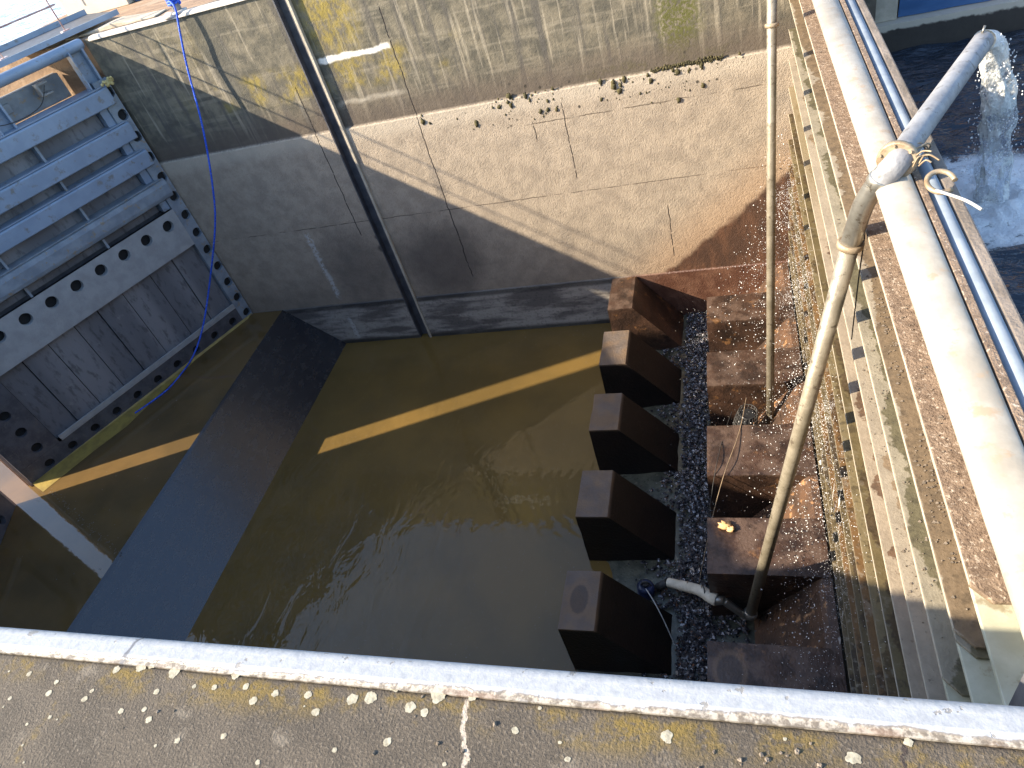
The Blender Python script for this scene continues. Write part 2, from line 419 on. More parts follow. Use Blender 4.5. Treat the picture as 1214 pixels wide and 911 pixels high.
def log_mat(name, base, dirt, thr, streaks=0.0, rough=.6, far=None):
    n = NB(name); al = n.noise(2.6, 6, .66, (1, 1, .6)); med = n.noise(8, 6, .65, (1, 1, .4)); fine = n.noise(70, 4, .65)
    c = n.mix(n.ss(med, .36, .66), base, tuple(v*.78 for v in base))
    dc = n.mix(n.ss(n.noise(26, 5, .7), .4, .66), dirt, tuple(v*.55 for v in dirt))
    c = n.mix(n.mul(n.ss(n.add(al, n.mul(n.sub(n.x, .52), 2.6)), thr, thr+.03), .92), c, dc)
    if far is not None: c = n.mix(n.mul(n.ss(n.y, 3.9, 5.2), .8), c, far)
    if streaks:
        c = n.mix(n.mul(n.ss(n.noise(24, 3, .6, (1, 1, .12)), .54, .68), streaks), c, (.32, .29, .23))
        c = n.mix(n.mul(n.ss(n.noise(15, 3, .6, (1, 1, .15), (2, 2, 0)), .56, .66), .6), c, (.05, .038, .02))
    c = n.mix(n.mul(n.ss(fine, .62, .70), .5), c, (.06, .045, .03))
    return n.bsdf(c, rough, 0, n.bump(n.add(fine, med), .4, .01))
PALE = (.32, .275, .21)
M['log_dirty'] = log_mat('stop_log_dirty_steel', PALE, (.17, .12, .07), .42)
M['log_stained'] = log_mat('stop_log_stained_steel', (.29, .255, .19), (.115, .10, .055), .50)
M['log_pale'] = log_mat('stop_log_pale_steel', PALE, (.22, .16, .10), .62)
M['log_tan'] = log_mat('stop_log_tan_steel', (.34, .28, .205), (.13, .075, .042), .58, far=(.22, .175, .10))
M['log_olive'] = log_mat('stop_log_olive_steel', (.135, .103, .048), (.08, .054, .027), .52, .2, .45)
M['log_pale_wet'] = log_mat('stop_log_pale_wet_steel', (.19, .15, .08), (.10, .068, .03), .50, .4, .4)
M['log_rust'] = log_mat('stop_log_rusty_steel', (.17, .098, .04), (.08, .048, .022), .50, .4, .4)
M['log_wet'] = log_mat('stop_log_wet_steel', (.13, .098, .05), (.07, .05, .03), .48, .6, .35)
M['log_lip'] = plain('stop_log_edge', (.52, .46, .365), (.40, .35, .27), 9, .6)
M['log_lip_low'] = plain('stop_log_edge_wet', (.30, .255, .17), (.19, .145, .08), 9, .45)
M['log_top'] = plain('gravelly_top_flange', (.25, .18, .125), (.15, .105, .072), 30, .85, 0, .9, 130, c3=(.50, .42, .33))
M['cap'] = plain('white_cap_paint', (.40, .372, .32), (.32, .29, .24), 6, .55, 0, .5, 14, c3=(.36, .28, .2))
M['cap_grey'] = plain('blue_grey_pipe_paint', (.27, .315, .365), (.205, .245, .29), 9, .8, 0, .15, 40)
M['kerb'] = plain('weathered_outer_timber', (.24, .20, .165), (.14, .115, .09), 14, .85, 0, .8, 70, (1, .3, 1))
M['guide'] = plain('pale_guide_steel', (.50, .50, .40), (.40, .39, .29), 7, .55, 0, .2, 40, c3=(.30, .26, .18))
M['galv'] = plain('galvanised_pipe', (.42, .40, .35), (.30, .28, .24), 11, .32, .75, .15, 60, c3=(.2, .17, .13))
M['galv_dull'] = plain('dull_pipe', (.33, .33, .335), (.22, .22, .23), 9, .6, .2, .4, 50, c3=(.16, .15, .14))
M['brass'] = plain('tan_pipe', (.34, .30, .23), (.235, .205, .15), 10, .45, .35, .2, 60, c3=(.13, .105, .075))
M['collar'] = plain('rusty_collar', (.40, .32, .22), (.24, .17, .10), 14, .55, .3, .3, 50)
M['tape'] = plain('cream_wrapped_hose', (.62, .56, .44), (.48, .43, .33), 18, .7, 0, .4, 60)
M['pump'] = plain('dark_blue_pump', (.03, .045, .12), (.02, .025, .05), 9, .35)
M['cord'] = plain('dark_cord', (.05, .045, .04), (.03, .03, .03), 9, .7)
M['cord_tan'] = plain('tan_cord', (.33, .24, .15), (.22, .16, .1), 9, .8)
M['cord_pale'] = plain('pale_cord', (.55, .53, .48), (.4, .38, .35), 9, .8)
def rope_mat():
    n = NB('blue_rope'); f = n.noise(60, 2, .5, (1, 1, 2)); w = n.ss(n.noise(45, 2, .5, (1, 1, 1.5), (4, 4, 4)), .62, .68)
    c = n.mix(n.ss(f, .4, .6), (.03, .14, .80), (.015, .06, .45)); c = n.mix(n.mul(w, .6), c, (.3, .4, .75))
    return n.bsdf(c, .6)
M['rope'] = rope_mat()
M['post'] = plain('bollard_grey', (.35, .35, .36), (.2, .2, .21), 14, .6)
def quay_mat():
    n = NB('brown_quay_paving'); f = n.noise(6, 6, .65, (.3, 1.6, 1))
    c = n.mix(n.ss(f, .38, .62), (.36, .24, .15), (.22, .145, .095)); c = n.mix(n.mul(n.ss(n.noise(3, 4), .55, .65), .5), c, (.42, .33, .24))
    return n.bsdf(c, .9, 0, n.bump(n.noise(30, 4), .5, .02))
M['quay'] = quay_mat()
M['hut'] = plain('beige_hut_wall', (.58, .52, .42), (.52, .47, .38), 4, .8)
M['tarp'] = plain('blue_tarpaulin', (.035, .10, .235), (.05, .13, .29), 5, .45, 0, .5, 8, (.5, 1, 2))
M['pale_stone'] = plain('pale_ledge_stone', (.52, .46, .36), (.40, .35, .27), 9, .85, 0, .5, 50)
def poolwall():
    n = NB('pool_wall_tidal'); f = n.noise(9, 5, .65)
    c = n.mix(n.ss(n.add(n.z, n.mul(n.sub(f, .5), .08)), -2.345, -2.325), n.mix(f, (.03, .026, .022), (.06, .05, .04)), (.5, .45, .36))
    return n.bsdf(c, .7, 0, n.bump(f, .6, .02))
M['poolwall'] = poolwall()
M['pebble_dark'] = plain('dark_gravel', (.05, .048, .052), (.028, .027, .03), 40, .3, c3=(.30, .29, .28))
def pebble():
    n = NB('wet_gravel_stones'); v = n.vor(38)
    c = n.mix(n.ss(n.noise(30, 1), .4, .62), (.025, .026, .032), (.085, .078, .08))
    c = n.mix(n.ss(n.noise(36, 1, sh=(3, 8, 1)), .61, .65), c, (.38, .38, .40))
    c = n.mix(n.ss(n.noise(33, 1, sh=(7, 1, 3)), .66, .70), c, (.16, .08, .045))
    return n.bsdf(c, .22, 0, None)
M['pebble'] = pebble()
M['lichen'] = plain('pale_lichen', (.40, .375, .29), (.28, .255, .19), 70, .95, 0, .3, 160, (1, 1, 1), (.25, .22, .16))
M['chip'] = plain('tan_stone_chip', (.22, .18, .14), (.12, .095, .07), 40, .9)
M['moss'] = plain('dry_tuft', (.05, .045, .02), (.09, .075, .03), 20, .95)
M['rag'] = plain('pale_orange_rag', (.72, .48, .24), (.62, .36, .15), 12, .8)
M['foamy'] = plain('yellow_foam_scum', (.62, .50, .22), (.5, .4, .16), 14, .9)
def drops():
    n = NB('water_droplets'); return n.bsdf((.82, .82, .82), .12, 0, None, .6, IOR=1.33)
M['drops'] = drops()
def fallwater():
    n = NB('falling_water')
    f = n.noise(13, 5, .65, (1, 1, .55)); g = n.noise(30, 4, .6, (1, 1, .7))
    p = n.N('ShaderNodeBsdfPrincipled'); p.inputs['Base Color'].default_value = (.80, .82, .80, 1); p.inputs['Roughness'].default_value = .15
    n.L(n.bump(n.add(f, n.mul(g, .6)), 1.0, .05), p.inputs['Normal'])
    t = n.N('ShaderNodeBsdfTransparent')
    gl = n.N('ShaderNodeBsdfGlossy'); gl.inputs['Roughness'].default_value = .06; gl.inputs['Color'].default_value = (.85, .9, 1, 1)
    n.L(n.bump(n.add(f, g), 1.0, .06), gl.inputs['Normal'])
    m0 = n.N('ShaderNodeMixShader'); m0.inputs[0].default_value = .28; n.L(t.outputs[0], m0.inputs[1]); n.L(gl.outputs[0], m0.inputs[2])
    m1 = n.N('ShaderNodeMixShader')
    hgt = n.ss(n.z, -2.1, -1.5)
    fac = n.ss(n.add(f, n.mul(hgt, .10)), .43, .60)
    n.L(n.mul(fac, .85), m1.inputs[0]); n.L(m0.outputs[0], m1.inputs[1]); n.L(p.outputs[0], m1.inputs[2])
    n.L(m1.outputs[0], n.out.inputs[0]); return n.m
M['fall'] = fallwater()
def foam_mat():
    n = NB('white_foam'); f = n.noise(9, 6, .7, dist=.5); g = n.noise(34, 4, .7)
    dx = n.sub(n.x, 1.36); dy = n.sub(n.y, 3.98); r = n.math('SQRT', n.add(n.mul(dx, dx), n.mul(dy, dy)))
    a = n.mul(n.ss(n.sub(n.add(f, n.mul(n.sub(g, .5), .5)), n.mul(r, .60)), .04, .24), n.ss(r, .60, .42))
    p = n.N('ShaderNodeBsdfPrincipled'); p.inputs['Base Color'].default_value = (.9, .92, .92, 1); p.inputs['Roughness'].default_value = .4
    n.L(n.bump(n.add(f, g), 1, .03), p.inputs['Normal'])
    t = n.N('ShaderNodeBsdfTransparent'); m = n.N('ShaderNodeMixShader')
    n.L(n.mul(a, .85), m.inputs[0]); n.L(t.outputs[0], m.inputs[1]); n.L(p.outputs[0], m.inputs[2]); n.L(m.outputs[0], n.out.inputs[0]); return n.m
M['foam'] = foam_mat()
def streak_mat():
    n = NB('running_water_streaks'); f = n.noise(40, 4, .65, (1, 1, .12))
    p = n.N('ShaderNodeBsdfPrincipled'); p.inputs['Base Color'].default_value = (.75, .76, .74, 1); p.inputs['Roughness'].default_value = .15
    t = n.N('ShaderNodeBsdfTransparent'); m = n.N('ShaderNodeMixShader')
    n.L(n.mul(n.ss(f, .46, .60), .75), m.inputs[0]); n.L(t.outputs[0], m.inputs[1]); n.L(p.outputs[0], m.inputs[2]); n.L(m.outputs[0], n.out.inputs[0]); return n.m
M['streak'] = streak_mat()

WL = -5.01          # chamber water level
SILL = -4.40
POOL = -2.50
YF = 6.323          # far wall face
YN = .455           # near wall face
XB = .49            # stop-log face

# ------------------------------------------------------------------ setting: water and ground
b = MB(); b.add([(-4.9, -.2, WL), (.35, -.2, WL), (.35, 6.6, WL), (-4.9, 6.6, WL)], [(0, 1, 2, 3)])
struct(b.build('chamber_water', M['chamber_water']))
b = MB(); b.add([(-16, -1.5, SILL-.004), (-5.505, -1.5, SILL-.004), (-5.505, 6.6, SILL-.004), (-16, 6.6, SILL-.004)], [(0, 1, 2, 3)])
struct(b.build('sill_water', M['sill_water']))
b = MB(); b.prism([(-16, SILL-.03), (-5.54, SILL-.03), (-5.50, SILL), (-5.47, SILL-.015), (-4.85, WL), (-4.55, WL-.28), (-4.55, -5.6), (-16, -5.6)], -.3, 6.45, 'y')
struct(b.build('sill', M['slope']))
b = MB(); b.add([(-5, -.3, -5.25), (.8, -.3, -5.25), (.8, 6.6, -5.25), (-5, 6.6, -5.25)], [(0, 1, 2, 3)])
struct(b.build('chamber_floor', M['floor']))
b = MB(); vs = []; fs = []; gx, gy = 170, 215
for j in range(gy+1):
    for i in range(gx+1):
        x = .70+5.95*i/gx; y = -1.0+7.40*j/gy
        h = .040*mnoise.noise(Vector((x*4.2+.4*y, y*8.5, 0)))+.015*mnoise.noise(Vector((x*9, y*17, 4)))+.03*mnoise.noise(Vector((x*1.7, y*3.1, 8)))
        vs.append((x, y, POOL+h))
for j in range(gy):
    for i in range(gx): fs.append((j*(gx+1)+i, j*(gx+1)+i+1, (j+1)*(gx+1)+i+1, (j+1)*(gx+1)+i))
b.add(vs, fs, True)
b.add([(.70, -14, POOL), (40, -14, POOL), (40, -1, POOL), (.70, -1, POOL), (6.65, -1, POOL), (40, 6.5, POOL), (6.65, 6.5, POOL)], [(0, 1, 2, 4, 3), (4, 2, 5, 6)])
struct(b.build('upper_pool_water', M['pool']))
b = MB(); b.add([(-60, 6.95, -2.9), (-7.93, 6.95, -2.9), (-7.93, 60, -2.9), (-60, 60, -2.9)], [(0, 1, 2, 3)])
struct(b.build('river_water', M['river']))
# ground: the quays either side and the earth beyond
b = MB(); b.box(-7.9, 40, 6.55, 14, -5.5, -1.012); b.box(-7.9, 1.12, 6.40, 6.548, -5.5, -1.012)
struct(b.build('quay_ground', M['quay'], bevel=.01))
b = MB(); b.box(-7.9, 40, 14.002, 80, -5.5, -1.3)
struct(b.build('ground', M['quay']))
b = MB(); b.box(-7.9, .36, -6, .395, -1.4, -1.0); b.box(.362, 40, -60, -14.01, -5.5, -1.0)
struct(b.build('quay_pavement', M['near_concrete'], bevel=.006))

# ------------------------------------------------------------------ near wall with its white nosing
nw = thing('lock_wall', 'near lock wall under the camera with a peeling white rounded edge', 'wall', (-3.5, .3, -1))
b = MB(); b.box(-16, .40, -.2, YN-.012, -5.5, -1.41); b.build('wall_face', M['pale_stone'], nw)
prof = []
for k in range(17):
    a = math.pi*k/32
    prof.append((YN-.026+.026*math.sin(a), -1.026+.026*math.cos(a)))
prof = [(.3955, -.9975), (.412, -.996)]+prof[1:]+[(YN, -1.12), (.3955, -1.12)]
b = MB(); b.prism(prof, -6.2, .36, 'x', smooth=False)
o = b.build('nosing', M['nosing'], nw); o.data.polygons.foreach_set('use_smooth', [False]*len(o.data.polygons))
b = MB(); b.box(-6.2, .36, .40, YN-.004, -1.409, -1.121); b.build('coping_face', M['pale_stone'], nw)
b = MB(); b.box(.362, .40, .42, .56, -5.2, -1.1); b.build('slot_shade_plate', M['steel_dark'], nw, bevel=.005)  # added dark plate standing in for the shaded slot of the near wall
# lichen discs and stone chips on the near quay
b = MB()
def disc(cx, cy, r, k):
    n = 26; vs = [(cx, cy, -.9989)]
    for i in range(n):
        a = 2*math.pi*i/n; rr = r*(1+.32*mnoise.noise(Vector((math.cos(a)*1.3+k*3.7, math.sin(a)*1.3, k)))+.22*mnoise.noise(Vector((math.cos(a)*4+k*1.7, math.sin(a)*4, k))))
        vs.append((cx+rr*math.cos(a), cy+rr*math.sin(a)*.9, -.9992))
    b.add(vs, [(0, 1+i, 1+(i+1) % n) for i in range(n)], True)
spots = [(-1.269,.362,.008),(-1.275,.317,.006),(-1.195,.353,.007),(-1.196,.333,.009),(-1.03,.395,.016),(-1.01,.40,.013),(-.955,.389,.016),(-1.08,.385,.011),(-.97,.355,.008),(-.83,.395,.012),(-.80,.378,.009),(-.86,.372,.008),
 (-.955,.31,.009),(-.975,.325,.007),(-.90,.37,.006),(-.775,.357,.011),(-.74,.372,.009),(-1.11,.33,.009),(-1.105,.345,.006),(-1.02,.318,.008),(-.68,.375,.010),(-.655,.35,.010),(-.63,.405,.016),(-.60,.375,.014),(-.57,.38,.016),(-.535,.402,.016),(-.50,.372,.013),(-.475,.366,.010),(-.46,.392,.017),(-.405,.396,.011),(-.52,.32,.010),
 (-.33,.355,.008),(-.60,.30,.006),(-.12,.368,.013),(-.25,.325,.006),(-.03,.335,.004),(.105,.365,.013),(.17,.39,.008),(-.80,.30,.008),(-.88,.285,.008),(-.72,.27,.006),(-1.16,.295,.006)]
for k, (cx, cy, r) in enumerate(spots): disc(cx, cy, r*.66, k)
for k in range(30): disc(random.uniform(-1.4, .3), random.uniform(.2, .39), random.uniform(.0015, .0035), 100+k)
tag(b.build('lichen', M['lichen']), 'round pale lichen patches dotted over the near concrete edge', 'lichen', None, 'stuff')
b = MB()
for k in range(44):
    cx, cy = (random.gauss(.02, .05), random.gauss(.345, .02)) if k < 26 else (random.uniform(-1.0, .3), random.uniform(.24, .39))
    r = random.uniform(.0015, .0042); a0 = random.uniform(0, 3); vs = [(cx+r*random.uniform(.6, 1.2)*math.cos(a0+q*1.257), cy+r*random.uniform(.6, 1.2)*math.sin(a0+q*1.257), -.9995) for q in range(5)]
    vs += [(cx+(p[0]-cx)*random.uniform(.4, .8), cy+(p[1]-cy)*random.uniform(.4, .8), -1+r*random.uniform(.6, 1.1)) for p in vs]
    b.add(vs, [(q, (q+1) % 5, 5+(q+1) % 5, 5+q) for q in range(5)]+[(5, 6, 7, 8, 9)])
tag(b.build('stone_chips', M['chip']), 'small tan stone chips lying on the near concrete', 'stones', None, 'stuff')

# ------------------------------------------------------------------ far lock wall
fw = thing('lock_wall', 'tall sunlit far lock wall with yellow lichen, ledge and vertical steel groove', 'wall', (-2.7, YF, -5.2))
GX0, GX1 = -3.80, -3.665
LZ = -2.31
b = MB()
for x0, x1, g in ((-5.97, GX0, 0), (GX1, 1.12, 1)):
    b.prism([(YF+.02, -1.012), (YF+.02, LZ+.012), (YF-.004, LZ-.012), (YF, SILL), (YF-.012, SILL-.012), (YF-.012, -5.6), (6.9, -5.6), (6.9, -1.012)], x0, x1, 'x')
b.box(GX0-.002, GX1+.002, YF+.07, 6.88, -5.59, -1.014)
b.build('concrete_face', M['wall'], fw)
b = MB()
for x0, x1 in ((-5.90, GX0-.004), (GX1+.03, 1.12)):
    b.prism([(YF-.004, -1.03), (YF+.006, -1.008), (YF+.03, -.994), (YF+.10, -.994), (YF+.10, -1.03)], x0, x1, 'x')
b.build('coping_edge', M['far_nosing'], fw, bevel=.01)
gr = MB(); gr.box(GX0, GX1, YF+.062, YF+.069, -5.3, -1.0); gr.box(GX0, GX0+.012, YF-.010, YF+.061, -5.3, -1.0); gr.box(GX1-.016, GX1, YF-.010, YF+.061, -5.3, -1.0)
g = gr.build('groove_lining', M['steel_dark'], fw)
b = MB(); b.box(GX1+.001, GX1+.030, YF-.024, YF+.018, -5.3, -1.0); b.build('groove_edge_bar', M['pale_stone'], fw, bevel=.008)
# tufts and lumps on the ledge
b = MB()
for k in range(150):
    x = random.choice([random.gauss(-1.9, .12), random.gauss(-1.55, .1), random.gauss(-.95, .12), random.uniform(-.9, .2), random.gauss(-.45, .2), random.uniform(-2.9, .3)])
    z = random.choice([random.gauss(-2.44, .07), random.gauss(-2.33, .03)]); r = random.choice([random.uniform(.003, .010), random.uniform(.003, .007), random.uniform(.003, .007), random.uniform(.010, .024)])
    b.ball((x, YF-.004, z), (r, r*.6, r*1.3), 7, 5, .9, k)
for k in range(200):
    x = random.uniform(-.62, -.02); b.ball((x, YF+.0, -2.30+random.gauss(0, .012)), random.uniform(.004, .011), 6, 4, .9, k+500)
tag(b.build('moss_tufts', M['moss']), 'dark moss tufts and mussels clinging to the ledge of the far wall', 'moss', None, 'stuff')
# wall past the gate
w2 = MB(); w2.box(-12, -5.99, 6.62, 6.9, -5.6, -1.04)
tag(w2.build('wall_extension', M['kerb'], base=(-9, 6.7, -3)), 'brown stone wall seen through the open top of the gate', 'wall')

# ------------------------------------------------------------------ lock gates
H = Vector((-5.937, 6.303)); U = Vector((-.4351, -.9004)); NN = Vector((.9004, -.4351)); LEN = 3.075
def far_fn(u, off, z):
    p = H+U*u+NN*off; return (p.x, p.y, z)
def near_fn(u, off, z):
    p = H+U*u+NN*off; return (p.x, 6.78-p.y, z)
def make_gate(fn, label, base, actuator=True):
    g = thing('lock_gate', label, 'lock gate', base)
    # heel post and mitre post with round holes
    def column(name, u0, u1, cu, z_list, z0, z1, mat, extra):
        m = MB(); edges = [z0]+[(z_list[i]+z_list[i+1])/2 for i in range(len(z_list)-1)]+[z1]
        for i, cz in enumerate(z_list): m.holed(u0, u1, edges[i], edges[i+1], cu, cz, .055, 0, -.05, fn)
        for (a, c_, d, e) in extra: m.box(a, c_, d, e, z0, z1, fn)
        return m.build(name, mat, g)
    zl = [-4.33+.2365*k for k in range(13)]
    column('heel_post', 0, .155, .053, zl, -4.40, -1.36, M['steel_blue_worn'], ((.0, .006, -.2, -.002), (.149, .155, -.2, -.002)))
    zl = [-4.085+.2385*k for k in range(12)]
    column('mitre_post', 2.61, LEN, 2.80, zl, -4.188, -1.36, M['steel_dark'], ((2.61, 2.616, -.12, -.002), ))
    m = MB(); m.box(LEN+.002, LEN+.03, -.20, .004, -4.40, -1.1, fn); m.box(LEN+.0301, LEN+.045, -.12, -.06, -4.40, -1.1, fn); m.build('mitre_edge', M['sun_pink_steel'], g, bevel=.004)
    m = MB(); m.box(0, LEN, -.23, -.19, -4.40, -1.42, fn); m.build('skin_plate', M['steel_dark'], g)
    # black sheet behind the holes, their inner shade put into its colour
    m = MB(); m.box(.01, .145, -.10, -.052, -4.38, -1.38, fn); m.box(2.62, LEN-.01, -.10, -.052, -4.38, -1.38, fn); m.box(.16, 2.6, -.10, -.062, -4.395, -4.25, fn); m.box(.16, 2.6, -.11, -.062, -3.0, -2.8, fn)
    m.build('hole_shade_sheet', M['hole'], g)
    # girder with holes and the bottom rail with holes
    m = MB(); us = [.306+.29*k for k in range(8)]; ed = [.157]+[(us[i]+us[i+1])/2 for i in range(7)]+[2.608]
    for i, cu in enumerate(us): m.holed(ed[i], ed[i+1], -3.06, -2.775, cu, -2.912, .064, .012, -.05, fn)
    m.box(.157, 2.608, -.05, .012, -3.238, -3.0602, fn); m.build('girder', M['steel_grey'], g)
    m = MB(); us = [.279+.2825*k for k in range(10)]; ed = [.157]+[(us[i]+us[i+1])/2 for i in range(9)]+[LEN]
    for i, cu in enumerate(us): m.holed(ed[i], ed[i+1], -4.40, -4.19, cu, -4.315, .05, 0, -.05, fn)
    m.build('bottom_rail', M['steel_dark'], g)
    m = MB(); m.box(.16, 2.58, -.07, .012, -4.188, -4.172, fn); m.box(.16, 2.58, -.004, .014, -4.17, -4.12, fn); m.build('batten', M['steel_grey'], g, bevel=.004)
    # boards
    js = [.158, .46, .765, 1.13, 1.45, 1.73, 2.04, 2.33, 2.607]
    m = MB()
    for i in range(8):
        d = -.066-.010*((i*5) % 3)
        m.box(js[i]+.004, js[i+1]-.004, -.16, d, -4.187, -3.2, fn)
    m.build('plank_panel', M['planks'], g, bevel=.004)
    # four horizontal beams
    for k, (z0, z1, mat) in enumerate(((-1.605, -1.425, 'steel_blue'), (-1.975, -1.79, 'steel_blue'), (-2.275, -2.10, 'steel_blue'), (-2.655, -2.445, 'steel_blue_worn'))):
        m = MB()
        r = .03 if k < 3 else .07
        prof = [(.010, z0), (.036, z0+.003), (.042, z0+.012), (.042, z1-.022), (.036, z1-.008), (.012, z1-.002), (-.03, z1-.002), (-.03, z0)] if k < 3 else [(.010, z0), (.030, z0+.012), (.042, z0+.05), (.042, z1-.06), (.030, z1-.016), (.010, z1-.002), (-.03, z1-.002), (-.03, z0)]
        pr = [(p[0], p[1]) for p in prof]
        vs = [(.06, p[0], p[1]) for p in pr]+[(3.03, p[0], p[1]) for p in pr]; n = len(pr)
        m.add(vs, [(i, (i+1) % n, n+(i+1) % n, n+i) for i in range(n)]+[tuple(range(n))[::-1], tuple(range(n, 2*n))], fn=fn)
        bm = m.build('beam', M[mat], g, bevel=.006)
        m = MB(); m.box(.10, 3.03, -.19, .030, z1+.001, z1+.012, fn); m.build('flange', M[mat], bm)
        if k < 3: LBL = None
        else: bm['label'] = 'rust flecked lowest beam'
    for (za, zb) in ((-1.789, -1.606), (-2.088, -1.976), (-2.433, -2.276), (-2.774, -2.656)):
        for u in (.965, 1.86, 2.5):
            m = MB(); m.box(u-.012, u+.012, -.19, -.012, za, zb, fn); m.build('stiffener', M['steel_blue_worn'], g)
        m = MB(); m.box(.157, .24, -.15, -.03, za, zb, fn); m.build('gusset', M['steel_blue'], g, bevel=.006)
    m = MB(); m.box(.25, 2.6, -.185, -.13, -2.77, -1.60, fn); m.build('backing_boards', M['planks'], g)
    # open top bay: posts, actuator arm, fender tube
    for u0 in (.03, .98, 1.95, 2.9):
        m = MB(); m.add([(u0, -.03, -1.42), (u0+.02, -.03, -1.42), (u0+.02, -.03, -1.05), (u0, -.03, -1.05), (u0+.02, -.10, -1.42), (u0+.15, -.10, -1.42), (u0+.15, -.10, -1.05), (u0+.02, -.10, -1.05)], [(0, 1, 2, 3), (4, 5, 6, 7), (1, 4, 7, 2)], fn=fn)
        m.box(u0+.151, u0+.165, -.10, .0, -1.42, -1.05, fn); m.build('top_post', M['steel_blue'], g)
    if actuator:
      m = MB(); m.box(.22, 2.6, -.62, -.50, -1.46, -1.22, fn); m.box(.8, 1.2, -.495, -.47, -1.36, -1.27, fn); m.build('actuator_beam', M['steel_blue_worn'], g, bevel=.01)
    if actuator:
      m = MB(); m.box(.50, .52, -.46, -.36, -1.34, -1.22, fn); m.box(.40, .50, -.46, -.36, -1.24, -1.22, fn); m.box(.40, .50, -.46, -.36, -1.34, -1.32, fn); m.build('actuator_head', M['steel_grey'], g, bevel=.01)
    m = MB(); m.tube([far_pt(fn, u, -.07, -1.03) for u in (0.0, .02, 3.0, 3.02)], [.045, .052, .052, .045], 20); m.build('fender_tube', M['steel_blue'], g)
    # walkway along the top, with handrails
    wk = MB(); wk.box(-.55, 3.02, -.92, -.20, -.945, -.92, fn); wkb = wk.build('walkway', M['walkway'], g, bevel=.006)
    m = MB(); m.box(-.55, 3.02, -.93, -.921, -.94, -.87, fn); m.box(-.55, 3.02, -.199, -.185, -.955, -.905, fn); m.build('toe_plate', M['steel_blue'], wkb)
    for u in (.0, .65, 1.3, 1.95, 2.6):
        m = MB(); m.tube([far_pt(fn, u, -.26, -.92), far_pt(fn, u, -.26, -.44)], .0065, 8); m.box(u-.04, u+.04, -.29, -.23, -.9195, -.90, fn); m.build('rail_post', M['rail_paint'], g)
    for z in (-.44, -.68):
        m = MB(); m.tube([far_pt(fn, u, -.26, z) for u in (-.05, 1.5, 3.0)], .008, 8); m.build('handrail', M['rail_paint'], g)
    m = MB(); pts = smooth_path([far_pt(fn, u, -.02, z) for u, z in ((.55, -1.2), (.7, -1.34), (1.0, -1.36), (1.4, -1.27), (1.8, -1.35))], 6); m.tube(pts, .004, 6); m.build('cable', M['cord'], g)
    return g
def far_pt(fn, u, off, z): return fn(u, off, z)
make_gate(far_fn, 'grey blue steel lock gate leaf with round holes, beams and boards, against the far wall', (-6.6, 4.9, -4.4))
make_gate(near_fn, 'steel lock gate leaf nearest the camera, mostly out of frame beside the open slit', (-6.6, 1.9, -4.4), False)
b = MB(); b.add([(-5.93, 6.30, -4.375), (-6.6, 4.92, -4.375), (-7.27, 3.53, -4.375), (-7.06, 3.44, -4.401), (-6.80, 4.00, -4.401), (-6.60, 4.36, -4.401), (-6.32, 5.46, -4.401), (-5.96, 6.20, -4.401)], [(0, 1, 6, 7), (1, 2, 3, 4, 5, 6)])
M['lit_wedge'] = plain('yellow_wedge_light', (.40, .29, .07), (.28, .20, .055), 9, .5, 0, .3, 40)  # yellow light on the water at the gate foot, put into a strip's colour
struct(b.build('lit_wedge_strip', M['lit_wedge']))

# sunlit yellow foam caught behind the gate heel
b = MB()
for k in range(40): b.ball((-5.86+random.gauss(0, .015), 6.21+random.gauss(0, .03), -1.385+random.gauss(0, .012)), random.uniform(.008, .02), 7, 5, .6, k)
tag(b.build('foam_clump', M['foamy'], base=(-5.86, 6.2, -1.4)), 'small clump of yellow foam in the gap between gate and far wall', 'foam')
# anchor strap on the quay beside the gate
b = MB(); b.prism([(-6.35, -.995), (-6.0, -.985), (-5.72, -.96), (-5.45, -.985), (-5.2, -.995), (-5.2, -1.008), (-6.35, -1.008)], 6.52, 6.74, 'y')
tag(b.build('anchor_strap', M['pale_stone'], base=(-5.8, 6.6, -1), bevel=.01), 'curved rusty brown anchor plate on the quay by the gate heel', 'anchor plate')

# ------------------------------------------------------------------ far quay furniture
hut = thing('utility_cabinet', 'beige utility cabinet standing on the brown quay behind the gate', 'cabinet', (-6.8, 7.95, -1))
b = MB(); b.box(-7.28, -6.40, 7.73, 8.3, -1.01, -.25); b.build('housing', M['hut'], hut, bevel=.01)
b = MB(); b.box(-7.31, -6.37, 7.70, 8.33, -.249, -.22); b.build('lid', M['steel_blue'], hut, bevel=.01)
b = MB(); b.box(-6.98, -6.965, 7.722, 7.7295, -.9, -.3); b.box(-6.75, -6.7, 7.712, 7.7295, -.65, -.55); b.build('door_seam', M['steel_grey'], hut)
b = MB(); b.box(-6.36, -6.2, 7.80, 8.05, -1.01, -.86); b.ball((-6.28, 7.92, -.84), (.09, .13, .06), 10, 7, .4, 3)
tag(b.build('blue_sack', M['tarp'], base=(-6.28, 7.9, -1), bevel=.02), 'small bright blue sack leaning beside the beige cabinet', 'sack')
mp = thing('mooring_post', 'grey mooring post wrapped in blue rope on the far coping', 'bollard', (-4.83, 6.40, -1))
b = MB(); b.tube([(-4.83, 6.40, -1.0), (-4.83, 6.40, -.70)], .042, 16); b.build('shaft', M['post'], mp)
b = MB(); b.tube([(-4.83, 6.40, -1.0), (-4.83, 6.40, -.985), (-4.83, 6.40, -.98)], [.085, .085, .06], 18); b.ball((-4.90, 6.345, -1.0), (.08, .05, .03), 12, 7, .3, 2); b.build('base_flange', M['far_nosing'], mp)
b = MB()
for k in range(4): b.tube([(-4.83+.052*math.cos(a*math.pi/8), 6.40+.052*math.sin(a*math.pi/8), -.93+k*.022+a*.0012) for a in range(17)], .012, 8)
